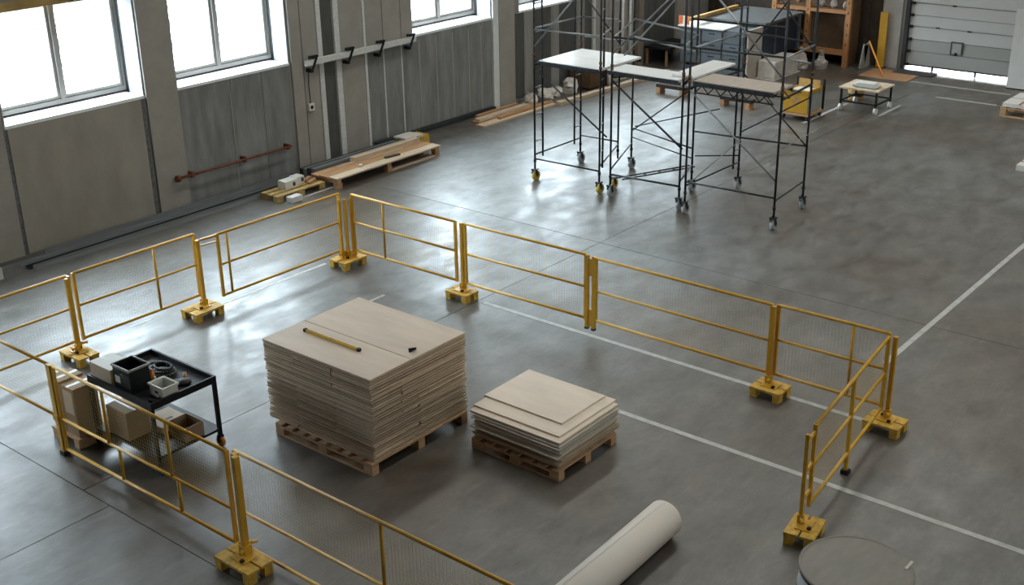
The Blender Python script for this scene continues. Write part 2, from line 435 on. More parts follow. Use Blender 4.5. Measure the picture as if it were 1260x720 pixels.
for xa, xb in zip(xs, xs[1:]):
    for ya, yc in zip(yb, yb[1:]):
        if any(xa >= s[0]-.01 and xb <= s[1]+.01 and ya >= s[2]-.01 and yc <= s[3]+.01 for s in FILL_SKYLIGHTS): continue
        mb.box(xa, xb, ya, yc, CEIL, CEIL+.3)
ceil = struct('ceiling', mb, 'ceiling')
for k, s in enumerate(FILL_SKYLIGHTS):
    r = link('window_%d' % (len(OPEN)+1+k), None, None, ((s[0]+s[1])/2, (s[2]+s[3])/2, CEIL)); r['kind'] = 'structure'  # added roof glazing, out of view, for top light
    n = 8
    for j in range(n):
        a = s[0] + (s[1]-s[0]) * j / n; b = s[0] + (s[1]-s[0]) * (j+1) / n
        part('pane', MB().box(a+.03, b-.03, s[2], s[3], CEIL+.2, CEIL+.206), 'fill_skylight_glass', r)
        part('glazing_bar', MB().box(b-.03, b+.03, s[2], s[3], CEIL+.15, CEIL+.25), 'alu', r)

# sectional door
door = link('door_1', None, None, (BACK_X+.05, (DOOR_Y0+DOOR_Y1)/2, 0)); door['kind'] = 'structure'
zs = [.13, .47, .77, 1.09, 1.37, 1.67, 1.97, 2.27, 2.57, 2.87, 3.17, 3.47, 3.77, 4.2]
for i, (a, b) in enumerate(zip(zs, zs[1:])):
    part('door_section', MB().box(BACK_X+.05, BACK_X+.10, DOOR_Y0, DOOR_Y1-.06, a+.006, b-.006), 'door_dark' if i < 2 else 'door_grey', door)
    if i > 1 and i % 2: part('stiffening_rib', MB().box(BACK_X+.035, BACK_X+.05, DOOR_Y0, DOOR_Y1-.06, a+.02, a+.045), 'door_grey', door)
part('door_backing', MB().box(BACK_X+.10, BACK_X+.12, DOOR_Y0, DOOR_Y1, .13, DOOR_Z), 'seal_black', door)  # backing added to stop daylight leaking between the sections
for y0, y1 in ((DOOR_Y1-.10, DOOR_Y1+.0),):
    part('door_track', MB().box(BACK_X-.04, BACK_X+.05, y0, y1, 0, DOOR_Z), 'seal_black', door)
    for z in zs[:8]: part('hinge_roller', MB().box(BACK_X-.02, BACK_X+.05, y0-.10, y0, z-.03, z+.03), 'black_metal', door)
h = part('hatch', MB().box(BACK_X+.02, BACK_X+.05, 10.30, 10.54, .52, .78), 'sign_grey', door)
part('hatch_frame', MB().box(BACK_X+.01, BACK_X+.05, 10.27, 10.30, .50, .81).box(BACK_X+.01, BACK_X+.05, 10.54, 10.57, .50, .81).box(BACK_X+.01, BACK_X+.05, 10.30, 10.54, .78, .81), 'print_dark', h)
part('hatch_latch', MB().box(BACK_X+.0, BACK_X+.02, 10.39, 10.45, .48, .55), 'black_metal', h)
for y, z in ((10.95, 1.10), (10.16, 1.09), (10.6, 1.67)): part('bolt_plate', MB().box(BACK_X+.03, BACK_X+.05, y-.05, y+.05, z-.015, z+.02), 'black_metal', door)
for y in (10.98, 9.9): part('bottom_stop', MB().box(BACK_X+.04, BACK_X+.09, y-.02, y+.02, 0, .14), 'black_metal', door)
part('pillar_guard', MB().box(BACK_X+.05, BACK_X+.10, DOOR_Y0, DOOR_Y1-.06, .1, .14), 'seal_black', door).name = 'door_seal'

# outside yard
struct('trim_1', MB().box(-40, 90, WALL_Y+WALL_T, 75, -.6, -.35), 'ground_out').name = 'ground_outside'
struct('trim_3', MB().box(-40, BACK_X+.4, Y0-30, Y0-.4, -.6, -.35), 'ground_out').name = 'side_yard_outside'
struct('trim_2', MB().box(BACK_X+.4, 90, Y0-30, WALL_Y+WALL_T, -.6, -.35), 'ground_outside' if False else 'ground_out').name = 'yard_outside'
for k, (y, hh, ww) in enumerate(((31.6, .015, .5), (34.0, .02, 1.5), (37.6, .04, .35))):  # paving strips coloured much darker than the yard ground
    solid('dark_paving', MB().box(-30, 80, y, y+ww, -.35, -.35+hh), 'kerb_out',
          ('narrow dark strip of paving in the yard outside the windows', 'wide dark strip of paving across the yard outside', 'dark strip along the building across the yard')[k], 'paving', (20, y, -.35))
cn = thing('door_light_blocker', 'unseen grey canopy added outside the sectional door to dim daylight', 'canopy', (32, 9.6, -.35))  # unseen canopy, walls and low front added to cut light under the door
part('shade_roof', MB().box(BACK_X+.4, 34.2, 5.5, 14, 4.3, 4.5), 'outer_wall', cn)
for y in (5.5, 13.7): part('shade_wall', MB().box(BACK_X+.4, 34.2, y, y+.3, -.35, 4.3), 'outer_wall', cn)
part('shade_front', MB().box(33.9, 34.2, 5.8, 13.7, -.35, .75), 'outer_wall', cn)
bl = thing('office_building', 'pale blue building across the yard seen through the windows', 'building', (20, 41, -.35))
part('facade', MB().box(-20, 75, 41, 50, -.35, 8), 'bldg_out', bl)
for i in range(22):
    x = -16 + i * 4
    f = part('window', MB().box(x, x+2.6, 40.93, 41, .2, 3.0), 'bldg_out', bl)
    part('pane', MB().box(x+.1, x+2.5, 40.9, 40.93, .3, 2.9), 'bldg_glass', f)

# ------------------------------------------------------------------ things on the left wall
t = thing('wall_rail', 'white rail held by four black brackets on the concrete wall', 'rail', (16.6, WALL_Y, 2.0))
part('rail', MB().box(15.12, 18.14, WALL_Y-.16, WALL_Y-.10, 1.98, 2.09), 'joint_white', t)
for x in (15.32, 16.27, 17.12, 18.0):
    part('bracket', MB().box(x-.02, x+.02, WALL_Y-.17, WALL_Y-.04, 2.10, 2.14).box(x-.12, x+.10, WALL_Y-.18, WALL_Y-.14, 2.12, 2.16)
         .bar((x+.06, WALL_Y-.18, 2.12), (x-.08, WALL_Y-.18, 1.88), .03, .03).box(x-.11, x-.05, WALL_Y-.19, WALL_Y-.04, 1.85, 1.91), 'black_metal', t)
t = thing('power_socket', 'small white power socket on a cable hanging from the wall rail', 'socket', (15.25, WALL_Y, 1.1))
part('socket_box', MB().box(15.17, 15.31, WALL_Y-.09, WALL_Y-.03, 1.10, 1.24), 'plastic_white', t)
part('socket_outlet', MB().tube((15.24, WALL_Y-.10, 1.17), (15.24, WALL_Y-.089, 1.17), .035, 12), 'plastic_black', t)
part('cable', MB().path([(15.24, WALL_Y-.06, 1.24), (15.23, WALL_Y-.06, 1.6), (15.22, WALL_Y-.1, 1.88)], .009), 'cable', t)
t = thing('wall_pipe', 'rusty red pipe fixed low along the dark wall panel', 'pipe', (13.3, WALL_Y, .5))
part('pipe', MB().tube((12.02, WALL_Y-.13, .55), (14.62, WALL_Y-.13, .55), .022, 10), 'rust', t)
part('end_flange', MB().tube((11.98, WALL_Y-.13, .55), (12.04, WALL_Y-.13, .55), .06, 10), 'rust', t)
for x in (12.32, 13.5, 14.55): part('pipe_bracket', MB().box(x-.025, x+.025, WALL_Y-.15, WALL_Y-.01, .50, .60), 'rust', t)
for x in (25.78, 26.12):
    solid('downpipe', MB().tube((x, WALL_Y-.1, .0), (x, WALL_Y-.1, 2.0), .035, 10), 'joint_white', 'white vertical pipe on the wall beside the brown post', 'pipe', (x, WALL_Y-.1, 0), 'white pipes by the brown post')

# ------------------------------------------------------------------ mesh barriers
ZT, ZM, ZB = 1.13, .68, .22
def panel(label, P, Q, zt=ZT, zm=ZM, zb=ZB, ups=(), mesh_from=None, bottom=True, low_ups=(), up_range=None, name='mesh_barrier'):
    P, Q = Vector((*P, 0)), Vector((*Q, 0)); d = Q - P; n = d.normalized(); ln = d.length
    t = thing(name, label, 'barrier', ((P.x+Q.x)/2, (P.y+Q.y)/2, 0), 0, 'yellow mesh barrier panels')
    at = lambda u, z: (P.x + n.x*u, P.y + n.y*u, z)
    r = .019
    part('top_rail', MB().tube(at(0, zt), at(ln, zt), r), 'yellow', t)
    part('middle_rail', MB().tube(at(0, zm), at(ln, zm), r*.9), 'yellow', t)
    if bottom: part('bottom_rail', MB().tube(at(0, zb), at(ln, zb), r), 'yellow', t)
    lo = zb if bottom else zm
    for u in (0, ln): part('stile', MB().bar(at(u, lo - .02), at(u, zt + .01), .036, .036, n), 'yellow', t)
    for u in ups:
        a, b = up_range or (lo, zt)
        part('upright', MB().tube(at(u*ln, a), at(u*ln, b), r*.95), 'yellow', t)
    for u in low_ups: part('upright', MB().tube(at(u*ln, zb), at(u*ln, zm), r*.95), 'yellow', t)
    m0 = lo if mesh_from is None else mesh_from
    mb = MB(); wr = .0008; g = .042
    k = 1
    while k*g < ln: mb.tube(at(k*g, m0), at(k*g, zt), wr, 3, caps=False); k += 1
    k = 1
    while m0 + k*g < zt: mb.tube(at(0, m0+k*g), at(ln, m0+k*g), wr, 3, caps=False); k += 1
    o = part('wire_mesh', mb, 'yellow_wire', t); o['kind'] = 'stuff'
    return t
panel('yellow mesh barrier panel running from the cardboard boxes corner along the left wall', (5.97, 13.46), (7.44, 13.46))
panel('yellow mesh barrier panel beside the gate, between two pallet-based posts', (7.55, 13.47), (9.40, 13.44), ups=(.65,))
g = panel('yellow mesh gate panel with a narrow first bay, facing the wall pallets', (9.60, 13.17), (11.87, 13.15), ups=(.07,), name='mesh_barrier_gate')
part('hinge_arm', MB().bar((9.36, 13.24, 1.10), (9.60, 13.17, 1.12), .03, .03), 'yellow', g)
part('hinge_arm', MB().bar((9.36, 13.24, 1.02), (9.60, 13.17, 1.03), .02, .02), 'yellow', g)
panel('yellow mesh barrier panel next to the cluster of corner posts, facing the scaffold', (11.97, 12.96), (11.97, 10.87), zb=.24, zm=.69, ups=(.31,))
panel('yellow mesh barrier panel crossing the white line start, behind the board stacks', (11.98, 10.70), (12.02, 8.63), zb=.23)
panel('longest yellow mesh barrier panel along the white line, behind the low board stack', (11.98, 8.44), (11.98, 5.91), zm=.67, zb=.25)
panel('short yellow mesh barrier panel ending at the corner by the white line', (12.01, 5.84), (12.03, 4.50), ups=(.69,), zm=.69, zb=.24)
pf = panel('yellow mesh barrier panel returning toward the round drum', (11.94, 4.47), (9.63, 4.21), zm=.69, zb=.25, ups=())
part('upright', MB().bar((10.78, 4.34, .05), (10.78, 4.34, 1.13), .035, .035), 'yellow', pf)
part('foot', MB().box(10.74, 10.82, 4.30, 4.38, 0, .05), 'black_metal', pf)
for z in (.42, .72, 1.06): part('clamp_link', MB().bar((9.47, 4.19, z), (9.63, 4.21, z), .02, .04), 'yellow', pf)
panel('yellow mesh barrier panel without a lower rail, beyond the cardboard boxes', (5.91, 13.36), (5.91, 11.38), 1.10, .47, .09, bottom=False)
panel('yellow mesh barrier panel standing in front of the black cart and boxes', (5.91, 11.28), (5.90, 8.34), 1.10, .47, .09, ups=(.31, .68), low_ups=(.37, .71), mesh_from=.47, up_range=(.47, 1.10))
panel('yellow mesh barrier panel standing before the tall board stack', (5.92, 8.23), (5.89, 3.4), 1.13, .48, .09, ups=(.395, .8), mesh_from=.48, up_range=(.48, 1.13))

def base_post(label, c, size, posts, hp=.13, rz=0., top=1.13, sq=.045, cl=None):
    t = thing('barrier_post', label, 'post', (c[0], c[1], 0), rz, 'barrier posts on small yellow pallets')
    sx, sy = size; along_x = sx > sy
    m = 'yellow_wood'
    L, W = max(size), min(size)
    nb = 2
    for i in range(nb):
        wv = (W - .02) / nb; o = -W/2 + wv/2 + i*(wv+.02)
        b = MB().cbox(0, o, hp-.014, L, wv, .028) if along_x else MB().cbox(o, 0, hp-.014, wv, L, .028)
        bevel(part('top_board', b, m, t, False), .004)
    for u in (-1, 1):
        for v in (-1, 1):
            bevel(part('corner_block', MB().cbox(u*(sx/2-.055), v*(sy/2-.05), (hp-.028)/2, .10, .09, hp-.028), m, t, False), .005)
    so = part('socket_plate', MB().cbox(0, 0, hp+.006, .2 if along_x else .15, .15 if along_x else .2, .012), 'yellow', t, False)
    for q in (-1, 1): part('socket_bolt', MB().cbox(.06*q, .06*q, hp+.022, .035, .035, .025), 'black_metal', so, False)
    for k, (px_, py_) in enumerate(posts):
        part('post', MB().box(px_-sq/2, px_+sq/2, py_-sq/2, py_+sq/2, hp+.012, top), 'yellow', t, False)
        part('sleeve', MB().box(px_-sq*.8, px_+sq*.8, py_-sq*.8, py_+sq*.8, hp+.012, hp+.10), 'yellow', t, False)
        part('locking_knob', MB().tube((px_, py_, hp+.07), (px_+.10*(1 if k % 2 else -1), py_-.05, hp+.07), .016, 8), 'yellow', t, False)
    return t
base_post('yellow barrier post on a small pallet beside the cardboard box on the cart', (7.38, 13.33), (.30, .46), [(.0, .02), (.06, .08)], top=1.14, sq=.036)
base_post('yellow barrier post on a small pallet at the gate opening', (9.27, 13.24), (.48, .36), [(.06, .03)], top=1.1, sq=.05)
base_post('cluster of three yellow posts on a small pallet at the far corner', (11.87, 13.03), (.46, .36), [(-.05, .07), (.01, -.0), (.09, -.05)], top=1.06, sq=.04)
base_post('yellow barrier post on a small pallet behind the tall board stack', (11.92, 10.74), (.28, .40), [(.06, .02)])
base_post('yellow barrier post pair on a small pallet standing on the white line', (11.90, 5.82), (.32, .40), [(.05, .055)])
base_post('yellow barrier corner post on a small pallet at the end of the white line', (11.93, 4.40), (.32, .42), [(.06, .01)])
base_post('yellow barrier post on a small pallet touching the round drum', (9.42, 4.14), (.40, .30), [(.02, .05)], hp=.14, rz=.15, top=1.12, sq=.036)
base_post('yellow barrier post on a small pallet before the tall board stack', (5.73, 8.03), (.30, .50), [(.06, .03), (.10, .08)], hp=.14, top=1.19, sq=.055)
t = thing('barrier_coupling', 'pair of yellow barrier posts bolted together, hanging between two mesh panels', 'post', (12.0, 8.53, 0))
for y in (8.590, 8.482):
    part('post', MB().box(11.975, 12.02, y-.022, y+.022, .12, 1.14), 'yellow', t)
    part('foot_cap', MB().box(11.973, 12.022, y-.024, y+.024, .09, .12), 'rubber', t)
for a, b in ((.86, 1.10), (.14, .38)): part('coupling_plate', MB().box(11.985, 12.01, 8.50, 8.58, a, b), 'yellow', t)
t = thing('barrier_post', 'yellow barrier post with a black foot beside the brown cardboard boxes', 'post', (5.91, 11.33, 0))
part('post', MB().box(5.88, 5.94, 11.30, 11.36, .05, 1.11), 'yellow', t)
part('foot', MB().box(5.87, 5.95, 11.29, 11.37, 0, .05), 'rubber', t)
part('clamp', MB().box(5.865, 5.955, 11.285, 11.375, .44, .50), 'yellow', t)

# ------------------------------------------------------------------ pallets and board stacks
def pallet(name, label, x0, x1, y0, y1, h=.14, nb=7, along='x', group=None, m='pallet'):
    t = thing(name, label, 'pallet', ((x0+x1)/2, (y0+y1)/2, 0), 0, group)
    bw = .10; th = .022
    # boards on top run along x, stringers along y, blocks below
    for i in range(nb):
        y = y0 + (y1-y0-bw) * i/(nb-1)
        part('deck_board', MB().box(x0, x1, y, y+bw, h-th, h), m, t)
    for i in range(3):
        x = x0 + (x1-x0-bw) * i/2
        part('stringer_board', MB().box(x, x+bw, y0, y1, h-2*th, h-th), m, t)
        part('bottom_board', MB().box(x, x+bw, y0, y1, 0, th), m, t)
        for j in range(3):
            y = y0 + (y1-y0-.13) * j/2
            part('block', MB().box(x, x+bw, y, y+.13, th, h-2*th), m, t)
    return t
pallet('pallet', 'large wooden pallet under the tall stack of boards', 7.66, 9.20, 8.27, 9.82, .145, 9)
# tall stack: each board is a thing
NL = 31; z0 = .147; z1 = 1.125; th = (z1-z0)/NL
def board(x0, x1, y0, y1, za, zb, m, label, group, skew=0., name='plywood_board', top_m=None):
    cx, cy = (x0+x1)/2, (y0+y1)/2
    mb = MB().box(x0, x1, y0, y1, za, zb)
    me = mb.mesh(name, m, (cx, cy, za))
    if top_m: me.materials.append(MT[top_m]); me.polygons[1].material_index = 1
    o = link(name, me, None, (cx, cy, za)); o.rotation_euler = (0, 0, skew)
    return tag(o, label, 'board', group)
def j(s=.010): return random.uniform(-s, s)
for i in range(NL):
    za = z0 + i*th; zb = za + th - random.choice((.007, .009, .012, .018))
    if i == NL-1:
        board(7.72, 8.345, 8.28, 9.98, za, z1-.002, 'ply_edge', 'narrow plywood board with a yellow level lying on it, topping the tall stack', None, 0, top_m='ply_top')
        board(8.357, 9.22, 8.28, 9.98, za, z1-.002, 'ply_edge', 'wide plywood board with a small clamp on it, topping the tall stack', None, 0, top_m='ply_top')
        continue
    if random.random() < .5:
        cuts = (7.72, random.choice((8.17, 8.43)), 9.22)
        for a, b in zip(cuts, cuts[1:]):
            board(a+.004+abs(j()), b-.004-abs(j()), 8.28+j(), 9.98+j(), za, zb-random.uniform(0, .004), 'ply_edge', 'weathered plywood board laid crosswise in the tall stack', 'crosswise boards in the tall stack', j(.004))
    else:
        cuts = (8.28, 8.87, 9.49, 9.98)
        for a, b in zip(cuts, cuts[1:]):
            board(7.72+j(), 9.22+j(), a+.004+abs(j(.006)), b-.004-abs(j(.006)), za, zb-random.uniform(0, .004), 'ply_edge', 'weathered narrow board laid lengthwise in the tall stack', 'lengthwise boards in the tall stack', j(.003))
zt_ = z1 - .002
t = thing('spirit_level', 'yellow spirit level with black ends lying on the tall board stack', 'level', (8.15, 9.30, zt_))
part('level_body', MB().box(8.135, 8.143, 8.90, 9.72, zt_, zt_+.03).box(8.157, 8.165, 8.90, 9.72, zt_, zt_+.03).box(8.143, 8.157, 8.90, 9.72, zt_+.006, zt_+.012), 'level_yellow', t)
for a, b in ((8.86, 8.90), (9.72, 9.76)): part('end_cap', MB().box(8.131, 8.169, a, b, zt_, zt_+.034), 'plastic_black', t)
part('vial_window', MB().box(8.143, 8.157, 9.28, 9.34, zt_+.012, zt_+.03), 'plastic_black', t)
t = thing('clamp', 'small black metal clamp lying on the tall board stack', 'clamp', (8.50, 8.42, zt_))
part('jaw', MB().box(8.46, 8.56, 8.41, 8.43, zt_, zt_+.02), 'black_metal', t)
part('screw', MB().tube((8.48, 8.45, zt_+.02), (8.53, 8.38, zt_+.035), .012, 8), 'black_metal', t)

pallet('pallet', 'wooden pallet under the low stack of pale boards', 8.78, 9.84, 6.63, 7.84, .13, 7)
za = .132
n = 11
for i in range(n):
    hgt = .0255
    dx = (.02, .0, -.02, .03, .01, -.03, .02, .0, .03, -.01, .0)[i]
    board(8.82+dx+j(.015), 9.90+j(.02), 6.66+j(.02), 7.84+j(.02), za, za+hgt-.012, 'ply_edge_pale' if i > 4 else 'ply_edge', 'pale sheet in the low stack on the smaller pallet', 'sheets in the low stack', j(.006))
    za += hgt
board(8.83, 9.93, 6.67, 7.90, za, za+.022, 'ply_light', 'widest pale plywood sheet, third from the top of the low stack', None, .008); za += .023
board(8.92, 9.97, 6.73, 7.92, za, za+.020, 'ply_light', 'pale plywood sheet, second from the top of the low stack', None, .004); za += .021
board(9.14, 9.95, 6.86, 7.95, za, za+.018, 'ply_light', 'smallest pale plywood sheet topping the low stack', None, .0)

# ------------------------------------------------------------------ roll and drum
r = .185
rl = thing('paper_roll', 'long white roll of covering lying on the floor beside the low stack', 'roll', (7.2, 5.20, 0))
part('roll_body', MB().lathe([(r-.02, 6.1), (r, 6.11), (r, 8.66), (r-.012, 8.675), (r-.06, 8.67)], 40, (0, 5.20, r), 'x').rot(.03, (7.2, 5.2)), 'roll', rl)
part('wrap_edge', MB().bar((6.15, 5.20+.03, 2*r+.001), (8.6, 5.20+.045, 2*r+.001), .01, .004), 'plastic_white', rl)
dz = .62; dc = (8.43, 3.21); dr = .47
dt = thing('round_drum', 'round white drum with a brown lid beside the yellow post', 'drum', (*dc, 0))
part('drum_body', MB().lathe([(dr-.02, 0), (dr, .02), (dr, .19), (dr+.01, .21), (dr, .23), (dr, .40), (dr+.01, .42), (dr, .44), (dr, dz-.05)], 48, (*dc, 0)), 'drum_side', dt)
part('drum_band', MB().lathe([(dr+.004, dz-.05), (dr+.006, dz-.03)], 48, (*dc, 0)), 'seal_black', dt)
part('drum_lid', MB().lathe([(dr+.004, dz-.03), (dr+.012, dz-.015), (dr+.008, dz), (dr-.012, dz), (dr-.018, dz-.006)], 48, (*dc, 0)), 'drum_top', dt)
part('lid_tape', MB().box(8.66, 8.80, 2.86, 2.885, dz-.002, dz+.004), 'tape', dt)

# ------------------------------------------------------------------ cart with boxes
ct = thing('tool_cart', 'black steel workshop cart loaded with bins and cables', 'cart', (6.70, 10.66, 0))
cx0, cx1, cy0, cy1, cz = 6.27, 7.12, 10.08, 11.25, .82
tr = part('tray', MB().box(cx0, cx1, cy0, cy1, cz-.03, cz), 'black_metal', ct)
part('tray_rim', MB().box(cx0, cx1, cy0, cy0+.025, cz, cz+.05).box(cx0, cx1, cy1-.025, cy1, cz, cz+.05).box(cx0, cx0+.025, cy0+.025, cy1-.025, cz, cz+.05).box(cx1-.025, cx1, cy0+.025, cy1-.025, cz, cz+.05), 'black_metal', tr)
part('lower_shelf', MB().box(cx0, cx1, cy0, cy1, .20, .23), 'black_metal', ct)
for x in (cx0+.02, cx1-.02):
    for y in (cy0+.02, cy1-.02):
        part('leg', MB().box(x-.02, x+.02, y-.02, y+.02, .14, cz-.03), 'black_metal', ct)
        c = part('caster', MB().box(x-.03, x+.03, y-.025, y+.025, .11, .14).box(x-.03, x-.022, y-.02, y+.02, .05, .11).box(x+.022, x+.03, y-.02, y+.02, .05, .11), 'black_metal', ct)
        part('wheel', MB().tube((x-.02, y, .06), (x+.02, y, .06), .06, 16), 'orange' if y < 10.5 and x > 6.5 else 'rubber', c)
def open_bin(name, label, x0, x1, y0, y1, z0, z1, m, rim=None, th=.012, cat='bin', dark='plastic_black'):
    t = thing(name, label, cat, ((x0+x1)/2, (y0+y1)/2, z0))
    part('bin_wall', MB().box(x0, x1, y0, y0+th, z0, z1).box(x0, x1, y1-th, y1, z0, z1).box(x0, x0+th, y0+th, y1-th, z0, z1).box(x1-th, x1, y0+th, y1-th, z0, z1), m, t)
    part('bin_floor', MB().box(x0+th, x1-th, y0+th, y1-th, z0, z0+.01), m, t)
    if rim:
        e = .012
        part('rim', MB().box(x0-e, x1+e, y0-e, y0, z1-.02, z1+.004).box(x0-e, x1+e, y1, y1+e, z1-.02, z1+.004).box(x0-e, x0, y0, y1, z1-.02, z1+.004).box(x1, x1+e, y0, y1, z1-.02, z1+.004), rim, t)
    return t
bb = open_bin('storage_bin', 'deep black open bin with a grey rim standing on the cart', 6.33, 6.58, 10.50, 10.80, cz, cz+.29, 'plastic_black', 'rim_grey')
part('paper_label', MB().box(6.326, 6.3295, 10.68, 10.77, cz+.09, cz+.17), 'paper_label', bb)
for z in (cz+.05, cz+.21): part('rib', MB().box(6.324, 6.33, 10.50, 10.80, z, z+.012), 'plastic_black', bb)
wb_ = open_bin('storage_bin', 'small white open bin with a handle slot standing on the cart', 6.47, 6.66, 10.13, 10.37, cz, cz+.135, 'plastic_white', 'plastic_white', .01)
part('handle_slot', MB().box(6.467, 6.4705, 10.22, 10.27, cz+.05, cz+.075), 'plastic_black', wb_)
part('bin_content', MB().box(6.49, 6.60, 10.22, 10.28, cz+.012, cz+.06), 'cable', wb_)
cb = thing('cardboard_box', 'pale cardboard box with a white top on the far end of the cart', 'box', (6.48, 11.02, cz))
bevel(part('box_body', MB().box(6.31, 6.60, 10.83, 11.22, cz, cz+.20), 'cardboard_pale', cb), .006)
part('box_flap', MB().box(6.31, 6.60, 10.83, 11.22, cz+.201, cz+.205), 'paper_label', cb)
part('tape_strip', MB().box(6.44, 6.47, 10.83, 11.22, cz+.2055, cz+.2065), 'tape', cb)
part('handle_hole', MB().box(6.42, 6.49, 10.826, 10.8295, cz+.09, cz+.12), 'print_dark', cb)
hz = thing('cable_coil', 'black coiled cable lying on the cart behind the black bin', 'cable', (6.86, 10.70, cz))
for k, (rr, dzz, ox, oy) in enumerate(((.14, .02, 0, 0), (.12, .045, .02, .01), (.13, .07, -.015, .02), (.10, .09, .01, -.02))):
    pts = [(6.86+ox+rr*math.cos(a)*(.8 if k % 2 else 1), 10.70+oy+rr*1.2*math.sin(a), cz+dzz) for a in [2*math.pi*i/20 for i in range(21)]]
    part('loop', MB().path(pts, .014), 'cable', hz)
gl = thing('work_gloves', 'crumpled dark gloves with an orange cuff on the cart', 'gloves', (6.86, 10.30, cz))
part('glove', MB().lathe([(.02, 0), (.075, .012), (.07, .045), (.03, .06)], 14, (6.85, 10.28, cz)), 'cable', gl)
part('glove', MB().lathe([(.015, 0), (.05, .01), (.05, .03), (.02, .04)], 12, (6.80, 10.36, cz)), 'cable', gl)
part('cuff', MB().tube((6.90, 10.33, cz+.02), (6.93, 10.38, cz+.075), .022, 10), 'tan_leather', gl)
for k, (x, y, hh) in enumerate(((6.68, 10.62, .15), (6.65, 10.52, .09))):
    o = thing('glue_bottle', ('tall orange bottle standing behind the black bin', 'short yellow-orange bottle standing between the bins')[k], 'bottle', (x, y, cz))
    part('bottle_body', MB().lathe([(.026, 0), (.03, .01), (.03, hh*.6), (.012, hh*.78), (.012, hh*.85)], 14, (x, y, cz)), 'orange' if k == 0 else 'mustard', o)
    part('cap', MB().lathe([(.014, hh*.85), (.010, hh)], 12, (x, y, cz)), 'plastic_white' if k else 'orange', o)
ch = thing('clamp', 'dark hand clamp lying on the front edge of the cart tray', 'clamp', (6.40, 10.17, cz))
part('jaw', MB().box(6.35, 6.45, 10.15, 10.18, cz, cz+.03).box(6.35, 6.38, 10.15, 10.24, cz, cz+.035), 'black_metal', ch)
part('grip', MB().tube((6.44, 10.16, cz+.02), (6.49, 10.22, cz+.02), .014, 8), 'tan_leather', ch)
# lower shelf
sz = .23
ob = open_bin('cardboard_box', 'open empty cardboard box on the lower shelf of the cart', 6.66, 6.90, 10.10, 10.40, sz, sz+.17, 'cardboard', None, .008, 'box')
part('flap', MB().box(6.62, 6.66, 10.10, 10.40, sz+.15, sz+.158), 'cardboard', ob)
fb = thing('flat_carton', 'flat pale carton lying on the lower cart shelf beside the open box', 'carton', (6.80, 10.66, sz))
bevel(part('carton_body', MB().box(6.62, 6.98, 10.48, 10.86, sz, sz+.07), 'cardboard_pale', fb), .005)
part('print_mark', MB().box(6.76, 6.86, 10.60, 10.64, sz+.0705, sz+.0715), 'print_dark', fb)
bx = thing('cardboard_box', 'plain brown cardboard box on the lower cart shelf behind the mesh', 'box', (6.42, 10.80, sz))
bevel(part('box_body', MB().box(6.29, 6.58, 10.62, 11.00, sz, sz+.34), 'cardboard', bx), .008)
part('tape_strip', MB().box(6.40, 6.46, 10.62, 11.00, sz+.3405, sz+.342), 'tape', bx)
# boxes on the little pallet
pb = thing('pallet', 'short wooden pallet under the tall brown cardboard boxes', 'pallet', (6.32, 11.52, 0))
for y in (11.28, 11.70): part('block', MB().box(6.06, 6.60, y, y+.10, 0, .10), 'pallet', pb)
for i in range(4): part('deck_board', MB().box(6.06+i*.14, 6.06+i*.14+.11, 11.27, 11.82, .10, .125), 'pallet', pb)
for k, (y0, y1, hh) in enumerate(((11.30, 11.55, .60), (11.56, 11.80, .62))):
    o = thing('cardboard_box', ('tall brown cardboard box with a white sheet beside the cart', 'tall brown cardboard box with tape on the short pallet corner')[k], 'box', (6.25, (y0+y1)/2, .125))
    bevel(part('box_body', MB().box(6.10, 6.40, y0, y1, .125, .125+hh), 'cardboard', o), .006)
    part('tape_strip', MB().box(6.10, 6.40, (y0+y1)/2-.025, (y0+y1)/2+.025, .125+hh+.0005, .125+hh+.002), 'tape', o)
    part('side_label', MB().box(6.094, 6.0985, y0+.03, y1-.05, .40 if k == 0 else .45, .68 if k == 0 else .52), 'paper_label' if k else 'cardboard_pale', o)

